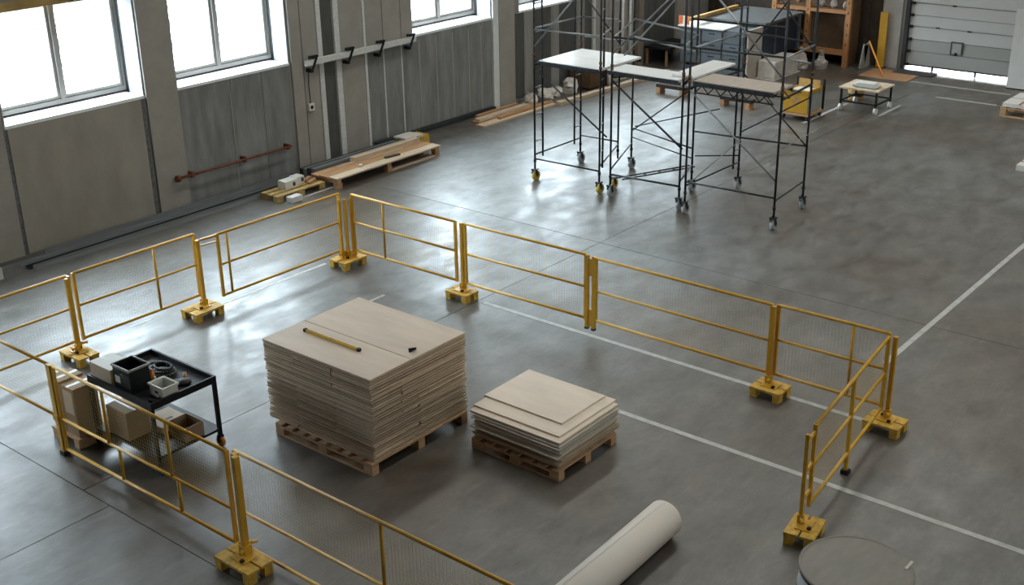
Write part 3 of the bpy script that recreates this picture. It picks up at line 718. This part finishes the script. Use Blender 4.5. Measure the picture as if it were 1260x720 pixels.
# ------------------------------------------------------------------ scaffold
def caster(T, P, m, ang=0.):
    x, y = P
    f = part('caster', MB().box(x-.05, x+.05, y-.05, y+.05, .205, .225).bar((x-.02, y-.045, .21), (x+.03, y-.045, .09), .05, .008, (0, 1, 0)).bar((x-.02, y+.045, .21), (x+.03, y+.045, .09), .05, .008, (0, 1, 0))
             .bar((x-.05, y, .2), (x-.15, y-.04, .18), .03, .012), 'scaf', T)
    part('wheel', MB().tube((x+.03, y-.03, .09), (x+.03, y+.03, .09), .09, 18), m, f)
    part('hub', MB().tube((x+.03, y-.04, .09), (x+.03, y+.04, .09), .03, 10), 'scaf_light', f)
def lerp(a, b, u): return (a[0]+(b[0]-a[0])*u, a[1]+(b[1]-a[1])*u)
TOPZ = 4.35
def end_frame(T, Fp, Bp, wf, wb, inner_front=True, inner_back=True, top=TOPZ):
    ln = math.hypot(Bp[0]-Fp[0], Bp[1]-Fp[1]); R = .019
    def V(p, a, b, n='standard'): part(n, MB().tube((*p, a), (*p, b), R), 'scaf', T)
    V(Fp, .22, top); V(Bp, .22, top)
    for p in (Fp, Bp):
        for z in (.38, 2.28, 2.36): part('coupler', MB().tube((*p, z-.025), (*p, z+.025), .029, 8), 'scaf_rust' if z > 2 else 'scaf', T)
    if wf: caster(T, Fp, wf)
    if wb: caster(T, Bp, wb)
    ins = []
    if inner_front: ins.append((Fp, lerp(Fp, Bp, .24/ln)))
    if inner_back: ins.append((Bp, lerp(Fp, Bp, 1-.20/ln)))
    for o, i in ins:
        V(i, .42, top, 'inner_standard')
        for z in (.75, 1.25, 1.75, 2.05, 2.75, 3.25, 3.75): part('rung', MB().tube((*o, z), (*i, z), .012, 6), 'scaf_light', T)
    part('transom', MB().tube((*Fp, .50), (*Bp, .50), .015), 'scaf', T)
    part('transom', MB().tube((*Fp, 2.17), (*Bp, 2.17), .02), 'scaf', T)
    part('transom', MB().tube((*Fp, top-.05), (*Bp, top-.05), .018), 'scaf', T)
    part('guard_rail', MB().tube((*Fp, 2.82), (*Bp, 2.82), .016), 'scaf_light', T)
def pole(T, n, P, Q, r=.014, m='scaf'): part(n, MB().tube(P, Q, r, 8), m, T)
def deck(T, x0, x1, y0, y1, z, m, n=2, th=.04, axis='x'):
    for i in range(n):
        a = x0 + (x1-x0)*i/n; b = x0 + (x1-x0)*(i+1)/n
        part('deck_board', MB().box(a+.006, b-.006, y0, y1, z-th, z), m, T)
    for x in (x0-.006, x1+.006): part('edge_angle', MB().box(x-.006, x+.006, y0, y1, z-th-.01, z-.012), 'scaf', T)
    for x in (x0+.02, x1-.02): part('deck_beam', MB().box(x-.02, x+.02, y0, y1, z-th-.05, z-th), 'scaf', T)

A0, A1 = (17.03, 13.41), (18.46, 13.41)
B0, B1 = (17.07, 11.98), (18.50, 12.56)
C0, C1 = (17.04, 11.72), (18.72, 12.40)
D0, D1 = (17.15, 10.36), (18.15, 10.72)
E0, E1 = (17.03, 10.17), (18.80, 10.14)
F0, F1 = (17.17, 8.57), (18.45, 8.69)
T = thing('scaffold_tower', 'wheeled scaffold tower on yellow casters nearest the window wall', 'scaffold', (17.7, 12.8, 0), 0, 'wheeled scaffold towers')
end_frame(T, A0, A1, 'wheel_yellow', 'wheel_grey'); end_frame(T, B0, B1, 'wheel_yellow', None, True, False)
for n, P, Q, r_, m_ in (('ledger', (*A0, .42), (*B0, .42), .016, 'scaf'), ('ledger', (*A1, .55), (*B1, .55), .014, 'scaf'), ('guard_rail', (*A0, 2.80), (*B0, 2.82), .016, 'scaf_light'), ('guard_rail', (*A1, 2.82), (*B1, 2.84), .016, 'scaf_light'),
                    ('brace', (17.02, 13.38, 2.10), (17.03, 11.80, 1.08), .016, 'scaf'), ('brace', (*A0, 2.50), (17.06, 12.02, 3.95), .017, 'scaf_light'), ('brace', (*A1, 3.3), (*B1, 2.4), .013, 'scaf'),
                    ('toe_rail', (18.52, 13.36, 2.45), (18.55, 12.50, 2.45), .016, 'scaf_light')):
    pole(T, n, P, Q, r_, m_)
deck(T, 17.10, 18.42, 12.03, 13.36, 2.24, 'deck_pale', 2)
T = thing('scaffold_tower', 'middle wheeled scaffold tower with a narrow pale deck', 'scaffold', (17.7, 11.2, 0), 0, 'wheeled scaffold towers')
end_frame(T, C0, C1, 'wheel_grey', 'wheel_grey', False, False); end_frame(T, D0, D1, 'wheel_grey', 'wheel_grey', False, False)
caster(T, (17.47, 11.95), 'wheel_yellow')
for n, P, Q, r_, m_ in (('ledger', (*C0, .42), (*D0, .42), .018, 'scaf'), ('ledger', (*C1, .80), (*D1, .80), .015, 'scaf'), ('ledger', (*C1, .62), (*D1, .62), .012, 'scaf'),
                    ('guard_rail', (*C0, 2.84), (*D0, 2.84), .016, 'scaf'), ('guard_rail', (*C1, 2.84), (*D1, 2.84), .018, 'scaf_light'), ('guard_rail', (*C1, 2.52), (*D1, 2.52), .018, 'scaf_light'),
                    ('brace', (*C0, 2.10), (17.1, 10.3, 1.10), .018, 'scaf'), ('brace', (*C0, 2.55), (*D0, 3.85), .018, 'scaf_light'), ('brace', (17.9, 12.05, 2.35), (17.2, 10.36, 3.80), .016, 'scaf_light'),
                    ('brace', (18.70, 12.38, .75), (18.16, 10.75, 1.9), .013, 'scaf'), ('brace', (18.68, 12.3, .85), (18.3, 10.3, 1.55), .012, 'scaf'),
                    ('plan_brace', (17.12, 11.66, .34), (18.1, 10.74, .50), .014, 'scaf'), ('plan_brace', (17.12, 11.52, .34), (18.08, 10.62, .50), .014, 'scaf')):
    pole(T, n, P, Q, r_, m_)
for u in (.15, .35, .55, .75): pole(T, 'rung', (17.12+.98*u, 11.66-.92*u, .34+.16*u), (17.12+.96*u, 11.52-.90*u, .34+.16*u), .010)
part('deck_board', MB().box(17.02, 17.57, 10.37, 11.80, 2.24, 2.28), 'deck_pale', T)
part('deck_beam', MB().box(17.04, 17.08, 10.37, 11.80, 2.19, 2.24), 'scaf', T)
part('edge_angle', MB().box(17.005, 17.02, 10.37, 11.80, 2.22, 2.268), 'scaf', T)
T = thing('scaffold_tower', 'wheeled scaffold tower with a brownish timber deck, nearest the yellow bin', 'scaffold', (17.8, 9.4, 0), 0, 'wheeled scaffold towers')
end_frame(T, E0, E1, 'wheel_grey', 'wheel_grey', False, True); end_frame(T, F0, F1, 'wheel_grey', 'wheel_grey', False, False)
for n, P, Q, r_, m_ in (('ledger', (*E0, .57), (*F0, .55), .016, 'scaf'), ('ledger', (18.15, 10.69, 1.12), (*F1, 1.11), .016, 'scaf'), ('ledger', (*E1, .62), (18.2, 10.70, .66), .012, 'scaf'),
                    ('brace', (*E0, 2.15), (*F0, .83), .014, 'scaf_light'), ('brace', (*E1, 2.1), (*F1, 1.10), .014, 'scaf'), ('brace', (*E1, 1.05), (*F1, 1.95), .013, 'scaf'),
                    ('brace', (17.10, 10.15, .52), (18.62, 9.95, 1.05), .010, 'scaf_light'), ('brace', (17.30, 8.58, 1.35), (18.8, 8.2, 1.65), .009, 'scaf_light'),
                    ('guard_rail', (*E0, 2.84), (*F0, 2.84), .016, 'scaf'), ('guard_rail', (*E1, 2.84), (*F1, 2.84), .016, 'scaf'), ('guard_rail', (*E0, 3.3), (*F0, 3.3), .016, 'scaf'), ('guard_rail', (*E1, 2.52), (*F1, 2.50), .018, 'scaf_light'),
                    ('brace', (*E0, 4.1), (*F0, 2.5), .016, 'scaf_light'), ('brace', (*E1, 2.4), (*F1, 4.2), .014, 'scaf'), ('brace', (*E1, 4.2), (*F1, 2.7), .014, 'scaf')):
    pole(T, n, P, Q, r_, m_)
deck(T, 17.06, 17.72, 8.66, 10.12, 2.30, 'deck_wood', 1)
for x in (17.12, 17.66):
    pts = []
    for i in range(13): pts.append((x, 8.70 + i*.117, 2.22 if i % 2 else 2.10))
    part('lattice_truss', MB().path(pts, .010).tube((x, 8.68, 2.09), (x, 10.12, 2.09), .012), 'scaf', T)
sp_ = solid('scaffold_plank', MB().box(17.20, 18.55, 10.18, 10.62, 2.29, 2.325), 'deck_pale', 'pale loose plank bridging the two scaffold decks', 'plank', (17.9, 10.4, 2.29))

# ------------------------------------------------------------------ along the window wall
for k, (a, b, y, hh, m) in enumerate(((8.72, 14.5, 17.02, .05, 'steel'), (8.75, 14.5, 16.90, .05, 'steel_dark'), (8.80, 14.2, 16.78, .07, 'steel'), (8.4, 13.3, 17.16, .04, 'steel'), (9.3, 14.5, 17.28, .07, 'steel'))):
    wd = .10
    mbx = MB().box(a, b, y-wd/2, y+wd/2, 0, .008).box(a, b, y-wd/2, y-wd/2+.006, .008, hh).box(a, b, y+wd/2-.006, y+wd/2, .008, hh)
    o = solid('steel_profile', mbx, m, ('shallow grey steel channel, third out from the window wall', 'dark steel channel lying beside the outermost grey one along the wall', 'outermost grey steel channel of those along the window wall', 'longest-reaching thin grey channel, second out from the window wall', 'deep grey steel channel nearest the foot of the window wall')[k], 'profile', ((a+b)/2, y, 0), 'steel profiles along the window wall')
t = thing('concrete_block', 'small pale block with a dark hollow by the wall near the steel profiles', 'block', (8.1, 16.95, 0))
part('block_body', MB().box(7.9, 8.30, 16.82, 17.10, 0, .18), 'plaster_and_lit_edge', t); part('hollow', MB().box(7.96, 8.24, 16.87, 17.05, .18, .183), 'seal_black', t)

t = thing('pallet', 'narrow yellow-stained pallet carrying two white cartons by the wall', 'pallet', (13.85, 16.5, 0))
pr_ = math.atan2(-.22, 1.2)
for i in range(3): part('deck_board', MB().box(13.22, 14.36, 16.24+i*.17, 16.24+i*.17+.12, .10, .122), 'pallet_dull', t)
for x in (13.22, 13.72, 14.22):
    for y in (16.24, 16.58): part('block', MB().box(x, x+.14, y, y+.12, 0, .10), 'pallet_dull', t)
for k, (x, y, z, sx, sy, sz_, lb) in enumerate(((13.72, 16.52, .122, .30, .22, .15, 'white carton with a dark label on the yellow-stained pallet'), (14.00, 16.60, .122, .20, .2, .14, 'smaller white carton beside the labelled one on the pallet'))):
    o = thing('white_carton', lb, 'carton', (x, y, z))
    bevel(part('carton_body', MB().cbox(x, y, z+sz_/2, sx, sy, sz_), 'plastic_white', o), .005)
    part('carton_label', MB().box(x+.02, x+.08, y-sy/2-.003, y-sy/2-.0005, z+.04, z+.11), 'print_dark', o)
o = solid('foam_block', MB().box(13.36, 13.62, 16.02, 16.18, 0, .11), 'plastic_white', 'white foam block leaning by the front of the yellow-stained pallet', 'block', (13.49, 16.1, 0)); bevel(o, .01)
for k, (x, y) in enumerate(((14.18, 16.40), (14.22, 16.56))):
    o = solid('timber_offcut', MB().bar((x-.12, y-.05, .145), (x+.12, y+.07, .145), .08, .045), 'timber', 'short brown timber offcut lying on the yellow-stained pallet', 'offcut', (x, y, .122), 'timber offcuts on the pallet')

t = thing('timber_platform', 'long low wooden platform of planks on blocks by the wall', 'pallet', (15.9, 16.25, 0))
for i, (y0, y1, m) in enumerate(((15.98, 16.20, 'timber_pale'), (16.21, 16.42, 'timber'), (16.43, 16.62, 'timber'))):
    part('plank', MB().box(14.42 - .03*i, 17.25, y0, y1, .175, .205), m, t)
for x in (14.44, 15.75, 17.10):
    part('bearer', MB().box(x, x+.10, 15.99, 16.62, .10, .175), 'timber', t)
    part('block', MB().box(x, x+.12, 15.99, 16.10, 0, .10), 'timber', t); part('block', MB().box(x, x+.12, 16.5, 16.61, 0, .10), 'timber', t)
part('bottom_runner', MB().box(15.86, 17.10, 16.0, 16.07, 0, .03), 'timber_pale', t)
o = solid('timber_beam', MB().box(15.35, 17.15, 16.62-.16, 16.62-.02, .205, .30), 'timber_pale', 'squared pale timber beam lying on the long wooden platform', 'beam', (16.3, 16.5, .205))
o = solid('timber_strip', MB().bar((14.9, 16.52, .215), (16.6, 16.40, .215), .03, .02), 'timber_pale', 'thin pale strip lying slantwise on the wooden platform', 'strip', (15.7, 16.46, .205))
o = solid('timber_offcut', MB().bar((15.9, 16.20, .222), (16.25, 16.16, .222), .07, .03), 'print_dark', 'dark flat offcut lying on the wooden platform', 'offcut', (16.07, 16.18, .205))
o = solid('paper_scrap', MB().lathe([(.03, 0), (.05, .02), (.02, .05)], 9, (15.25, 16.2, .205)), 'plastic_white', 'crumpled white scrap lying on the wooden platform', 'scrap', (15.25, 16.2, .205))
for k in range(4):
    y = 16.72 + .11*k
    solid('steel_profile', MB().box(14.55, 17.0, y, y+.10, 0, .23 - .02*k), 'steel' if k % 2 == 0 else 'steel_dark', ('grey steel profile next to the wooden platform, tallest of its bundle', 'dark steel profile second from the wooden platform', 'grey steel profile third from the wooden platform', 'dark steel profile nearest the wall behind the wooden platform')[k], 'profile', (15.8, y+.05, 0), 'steel profiles behind the platform')
t = thing('spacer_box', 'white-topped yellow wooden crate behind the wooden platform end', 'crate', (17.35, 16.9, 0))
part('crate_body', MB().box(17.1, 17.75, 16.75, 17.1, 0, .20), 'yellow_wood', t); part('crate_lid', MB().box(17.08, 17.55, 16.73, 17.12, .20, .24), 'plastic_white', t)
# second timber heap
for k, (x0, x1, y0, y1, z, hh, m) in enumerate(((19.35, 21.9, 16.62, 16.86, 0, .04, 'timber_pale'), (19.5, 21.6, 16.90, 17.12, 0, .05, 'timber'), (19.55, 21.3, 16.92, 17.08, .05, .05, 'timber_pale'), (20.0, 21.9, 16.70, 16.80, .04, .05, 'timber'), (19.8, 21.2, 17.17, 17.27, 0, .10, 'timber'))):
    solid('timber_plank', MB().box(x0, x1, y0, y1, z, z+hh), m, ('wide pale plank lying outermost in the timber heap by the pillar', 'broad brown plank under another in the timber heap by the pillar', 'pale plank lying atop the broad brown one in the heap', 'narrow brown plank lying atop the wide pale one in the heap', 'thick brown beam of the heap nearest the wall foot')[k], 'plank', ((x0+x1)/2, (y0+y1)/2, z), 'timber heap by the pillar')
for k, (x, y, s, hh) in enumerate(((21.72, 17.2, .26, .22), (22.18, 17.15, .28, .26), (22.62, 17.2, .26, .18), (23.12, 17.12, .34, .30))):
    o = solid('plastic_bundle', MB().lathe([(s*.55, 0), (s*.62, hh*.2), (s*.6, hh*.45), (s*.55, hh*.75), (s*.4, hh), (s*.15, hh*1.02)], 11, (x, y, 0)).jitter(s*.16, 0), 'wrap', 'crumpled white plastic bundle on the floor against the dark wall', 'bundle', (x, y, 0), 'plastic bundles against the wall')
o = solid('timber_plank', MB().bar((21.9, 16.55, .04), (26.3, 16.35, .04), .16, .08), 'timber_pale', 'long pale timber beam on the floor behind the scaffold', 'plank', (24, 16.45, 0))
t = thing('dark_cabinet', 'low dark brown cabinet against the wall behind the scaffold', 'cabinet', (24.1, 17.1, 0))
part('cabinet_body', MB().box(23.5, 24.4, 16.8, 17.4, .05, .75), 'crate_panel', t); part('cabinet_base', MB().box(23.55, 24.35, 16.85, 17.38, 0, .05), 'dark_brown', t); part('cabinet_door', MB().box(23.98, 24.38, 16.78, 16.8, .08, .72), 'dark_brown', t)
o = solid('white_tube', MB().tube((24.05, 16.62, 0), (24.05, 16.62, .62), .05, 12), 'plastic_white', 'upright white plastic tube on the floor behind the scaffold', 'tube', (24.05, 16.62, 0))
t = thing('cable_heap', 'pale heap of hoses coiled on the floor behind the scaffold', 'hose', (24.6, 16.75, 0))
for k in range(4):
    rr = .38 - .05*k
    part('hose_loop', MB().path([(24.9+rr*math.cos(a), 16.85+rr*.6*math.sin(a)+.03*k, .03+.045*k) for a in [2*math.pi*i/18 for i in range(19)]], .022), ('steel', 'cardboard_pale', 'steel_dark', 'plastic_white')[k], t)
t = thing('work_bench', 'black workbench against the dark wall panel', 'bench', (27.4, 17.0, 0))
part('bench_top', MB().box(26.85, 28.2, 16.75, 17.45, .42, .47), 'black_metal', t)
for x in (26.9, 28.13):
    for y in (16.78, 17.38): part('leg', MB().box(x, x+.05, y, y+.05, 0, .42), 'timber', t)
for k, (x, y) in enumerate(((24.35, 15.0), (24.15, 13.15))):
    t = thing('timber_trestle', ('short wooden trestle standing behind the middle scaffold deck', 'low wooden trestle standing behind the timber scaffold deck')[k], 'trestle', (x, y, 0))
    part('beam', MB().box(x-.1, x+.1, y-.4, y+.4, .14, .22), 'dark_brown', t)
    for dy in (-.36, .28): part('foot', MB().box(x-.12, x+.12, y+dy, y+dy+.1, 0, .14), 'timber', t)

# ------------------------------------------------------------------ far end of the hall
t = thing('machine_cabinet', 'blue-grey machine cabinet with drawer fronts behind the scaffold', 'cabinet', (26.9, 15.2, 0))
part('cabinet_body', MB().box(26.52, 27.25, 14.30, 16.15, .28, 1.18), 'blue_grey', t)
part('shade_gap', MB().box(26.60, 27.2, 14.35, 16.1, .22, .28), 'dark_brown', t); part('base', MB().box(26.54, 27.2, 14.35, 16.1, 0, .22), 'blue_pale', t)  # dark filler colours in the shaded gap between base and body
for i in range(3):
    for j in range(3):
        dr_ = part('drawer', MB().box(26.49, 26.52, 14.36+i*.6, 14.92+i*.6, .32+j*.28, .57+j*.28), 'blue_pale' if (i+j) % 2 else 'blue_grey', t)
        part('handle', MB().box(26.475, 26.49, 14.56+i*.6, 14.72+i*.6, .50+j*.28, .52+j*.28), 'black_metal', dr_)
part('side_panel', MB().box(26.53, 27.24, 14.24, 14.30, .0, 1.24), 'beige', t)
part('top_sheet', MB().box(26.45, 27.25, 14.9, 16.2, 1.18, 1.21), 'plastic_white', t)
t = thing('machine_cabinet', 'navy blue machine housing with a grey roof next to the wooden crate', 'cabinet', (28.2, 15.0, 0))
part('housing', MB().box(27.35, 29.25, 14.28, 15.8, .40, 1.25), 'navy', t)
part('roof', MB().box(27.28, 29.35, 14.2, 15.9, 1.25, 1.31), 'top_grey', t)
for x in (27.45, 29.05):
    for y in (14.35, 15.6): part('leg', MB().box(x, x+.12, y, y+.12, 0, .40), 'black_metal', t)
for x in (27.95, 28.6): part('vent_rib', MB().box(x, x+.04, 14.25, 14.28, .45, 1.2), 'blue_grey', t)
part('front_post', MB().box(29.18, 29.26, 14.22, 14.28, .40, 1.25), 'blue_pale', t)
o = thing('wrapped_block', 'beige block wrapped in clear plastic before the blue cabinet', 'package', (27.2, 14.0, 0))
bevel(part('block_body', MB().box(27.0, 28.25, 13.72, 14.20, .03, .46), 'wrap', o), .03, 3)
part('wrap_skirt', MB().box(26.95, 28.3, 13.68, 14.22, 0, .03), 'wrap', o)
part('wrap_strap', MB().box(27.55, 27.6, 13.72, 14.20, .461, .465), 'tape', o)
for k, (x, y) in enumerate(((28.58, 13.80), (28.98, 13.45))):
    o = thing('plastic_bag', ('standing clear plastic bag beside the wrapped block', 'pinkish plastic bag slumped beside the wooden crate')[k], 'bag', (x, y, 0))
    part('bag_body', MB().lathe([(.16, 0), (.19, .06), (.17, .14), (.15, .25-.06*k), (.09, .38 - .14*k), (.04, .45-.1*k)], 11, (x, y, 0)).jitter(.035, 0), 'wrap_dim', o)
    part('bag_neck', MB().lathe([(.03, .45-.1*k), (.08, .55-.1*k)], 8, (x, y, 0)).jitter(.02), 'wrap_dim', o)
t = thing('warning_sign', 'orange and white warning board on the blue-grey cabinet', 'sign', (26.7, 16.05, 1.21))
part('board', MB().box(26.55, 26.58, 15.95, 16.25, 1.21, 1.42), 'red_orange', t); part('stripe', MB().box(26.545, 26.55, 16.02, 16.12, 1.21, 1.42), 'plastic_white', t)
o = solid('timber_beam', MB().box(26.5, 28.9, 15.85, 15.95, 1.32, 1.40), 'ochre', 'ochre timber beam lying across the machine cabinets', 'beam', (27.7, 15.9, 1.32))
part_o = o
# wooden crate
t = thing('wooden_crate', 'tall open wooden crate frame against the dark back wall', 'crate', (29.6, 13.9, 0))
cX0, cX1, cY0, cY1 = 29.35, 29.95, 12.92, 15.1
for y in (cY0, 14.03, 15.0):
    p_ = part('post', MB().box(cX0, cX0+.10, y, y+.13, 0 if y == cY0 else .30, 2.35), 'crate_wood', t)
    for z in (.55, .80, 1.05, 1.35, 1.6): part('bolt', MB().box(cX0-.006, cX0, y+.055, y+.075, z, z+.07), 'dark_brown', p_)
for z in (.30, 1.35, 2.25): part('rail', MB().box(cX0+.01, cX0+.09, cY0+.13, cY1-.1, z, z+(.14 if z < 1 else .08)), 'crate_wood', t)
part('side_board', MB().box(cX0+.10, cX1, cY0, cY0+.04, .30, 2.35), 'crate_panel', t)
part('back_board', MB().box(cX1-.04, cX1, cY0+.04, cY1, .30, 2.35), 'crate_panel', t)
part('floor_board', MB().box(cX0+.10, cX1-.04, cY0+.04, cY1, .30, .34), 'crate_panel', t)
part('shelf', MB().box(cX0+.10, cX1-.04, cY0+.04, cY1, 1.43, 1.45), 'crate_panel', t)
for y in (13.2, 14.6): part('back_post', MB().box(cX1-.12, cX1-.04, y, y+.08, .34, 2.3), 'crate_wood', t)
part('skid', MB().box(cX0+.1, cX1, cY0+.02, cY0+.16, 0, .30), 'crate_panel', t); part('skid', MB().box(cX0+.1, cX1, 14.9, 15.05, 0, .30), 'dark_brown', t)
for k, y in enumerate((13.15, 13.5, 13.85)):  # pale lumps modelled for whitish glare in the crate's top opening
    o = solid('glare_lump', MB().lathe([(.06, 0), (.10, .05), (.09, .12), (.05, .18)], 9, (29.6, y, 1.45)).jitter(.02, 1.45), 'wrap_dim', 'small pale lump standing in for glare on the upper crate shelf', 'package', (29.6, y, 1.45), 'glare lumps in the crate')
# bollard, sign, pole, sheets
t = thing('corner_bollard', 'tall yellow corner guard standing at the concrete pillar', 'bollard', (29.95, 12.3, 0))
part('guard_plate', MB().box(29.90, 29.94, 12.16, 12.36, 0, 1.40).box(29.94, 30.02, 12.34, 12.37, 0, 1.40), 'mustard', t); part('foot_plate', MB().box(29.82, 30.03, 12.12, 12.40, 0, .012), 'black_metal', t)
t = thing('folding_sign', 'grey folding floor sign standing beside the orange pole', 'sign', (29.62, 12.55, 0))
part('front_leaf', MB().bar((29.45, 12.55, 0), (29.62, 12.55, .60), .30, .02, (0, 1, 0)), 'sign_grey', t); part('rear_leaf', MB().bar((29.80, 12.55, 0), (29.64, 12.55, .60), .30, .02, (0, 1, 0)), 'sign_grey', t)
o = solid('orange_pole', MB().tube((28.88, 11.72, .034), (29.50, 12.42, .72), .022, 8), 'orange', 'orange pole leaning over the brown sheet to the folding sign', 'pole', (28.88, 11.72, 0))
o = solid('cardboard_sheet', MB().box(28.72, 29.75, 11.05, 12.30, 0, .012), 'cardboard_floor', 'flat brown board sheet lying on the floor near the door', 'sheet', (29.2, 11.7, 0))
o = solid('rubber_mat', MB().box(29.5, 29.98, 10.75, 11.75, .0125, .03), 'print_dark', 'dark mat strip lying at the door threshold', 'mat', (29.75, 11.2, .0125))
t = thing('door_leaf', 'tall white panel standing before the sectional door', 'panel', (29.5, 8.3, 0))
part('panel_face', MB().box(29.44, 29.50, 7.6, 8.90, .02, 1.88), 'panel_white', t); part('panel_foot', MB().box(29.40, 29.54, 7.6, 8.88, 0, .02), 'black_metal', t)
part('panel_post', MB().box(29.46, 29.50, 8.60, 8.64, 1.88, 2.3), 'black_metal', t)
# yellow bin trolley
t = thing('bin_trolley', 'yellow lidless bin on a small wheeled dolly in the far aisle', 'trolley', (24.2, 11.55, 0))
part('bin_front', MB().box(23.86, 23.89, 11.30, 11.86, .16, .66), 'mustard', t)
part('bin_side', MB().box(23.89, 24.50, 11.30, 11.33, .16, .62), 'sign_grey', t); part('bin_side', MB().box(23.89, 24.50, 11.83, 11.86, .16, .62), 'mustard', t)
part('bin_back', MB().box(24.47, 24.50, 11.33, 11.83, .16, .78), 'ochre', t)
part('bin_rim', MB().box(23.85, 24.51, 11.28, 11.30, .58, .66).box(23.83, 23.86, 11.28, 11.88, .60, .66), 'mustard', t)
part('bin_filling', MB().box(23.90, 24.46, 11.34, 11.82, .50, .60), 'plastic_white', t)
part('bin_emblem', MB().tube((23.856, 11.58, .44), (23.86, 11.58, .44), .09, 14), 'ochre', t); part('bin_lettering', MB().box(23.824, 23.83, 11.45, 11.70, .61, .65), 'print_dark', t)
part('dolly', MB().box(23.84, 24.56, 11.26, 11.90, .10, .15), 'timber', t)
for x, y in ((23.9, 11.3), (24.5, 11.3), (23.9, 11.86), (24.5, 11.86)): part('wheel', MB().tube((x, y-.02, .05), (x, y+.02, .05), .05, 12), 'rubber', t)
for y in (11.26, 11.88): part('push_post', MB().box(24.52, 24.56, y-.02, y+.02, .15, .80), 'black_metal', t)
# wheeled table
t = thing('wheeled_table', 'low table with black legs on white casters in the far aisle', 'table', (25.6, 10.75, 0))
tx0, tx1, ty0, ty1 = 25.22, 26.05, 10.32, 11.18
part('table_top', MB().box(tx0-.03, tx1+.03, ty0-.03, ty1+.03, .50, .535), 'timber_pale', t)
for x in (tx0, tx1-.04):
    for y in (ty0, ty1-.04):
        part('leg', MB().box(x, x+.04, y, y+.04, .13, .50), 'black_metal', t)
        c = part('caster', MB().box(x-.01, x+.05, y-.01, y+.05, .11, .13), 'black_metal', t)
        part('wheel', MB().tube((x+.02, y-.01, .075), (x+.02, y+.05, .075), .075, 14), 'plastic_white', c)
part('stretcher', MB().box(tx0, tx1, ty0, ty0+.03, .20, .23), 'black_metal', t); part('stretcher', MB().box(tx0, tx1, ty1-.03, ty1, .20, .23), 'black_metal', t)
part('stretcher', MB().box(tx0, tx0+.03, ty0, ty1, .20, .23), 'black_metal', t); part('stretcher', MB().box(tx1-.03, tx1, ty0, ty1, .20, .23), 'black_metal', t)
solid('white_board', MB().box(25.55, 25.95, 10.62, 11.05, .535, .555), 'plastic_white', 'white sheet lying on the low wheeled table', 'sheet', (25.75, 10.83, .535))
solid('grey_board', MB().box(25.30, 25.62, 10.40, 10.95, .5555, .572).box(25.32, 25.5, 10.42, 10.9, .535, .5555), 'sign_grey', 'grey board lying beside the white sheet on the wheeled table', 'board', (25.45, 10.7, .535))
o = thing('small_drum', 'brown drum standing on the floor behind the wheeled table', 'drum', (26.35, 11.3, 0))
part('drum_body', MB().lathe([(.17, 0), (.18, .02), (.18, .34), (.17, .36)], 20, (26.35, 11.3, 0)), 'ochre', o); part('drum_band', MB().lathe([(.183, .10), (.183, .16)], 20, (26.35, 11.3, 0)), 'black_metal', o)
# pallets at the right
pallet('pallet', 'wooden pallet carrying a white slab near the white door panel', 26.70, 27.90, 6.95, 8.13, .22, 6)
t = thing('white_slab', 'white slab with a brown strap on the pallet near the door', 'slab', (27.3, 7.5, .222))
part('slab', MB().box(26.72, 27.88, 6.97, 8.10, .222, .30), 'plastic_white', t); part('strap', MB().box(26.71, 27.89, 7.72, 7.77, .301, .305), 'crate_wood', t); part('slab_joint', MB().box(27.29, 27.31, 6.97, 8.10, .3005, .302), 'print_dark', t)
t = thing('white_slab', 'low white slab with a brown edge lying on the open floor', 'slab', (23.3, 6.1, 0))
part('slab', MB().box(22.85, 24.0, 5.3, 6.52, 0, .11), 'plastic_white', t); part('edge_strip', MB().box(23.1, 23.16, 5.3, 6.52, .11, .116), 'crate_wood', t)
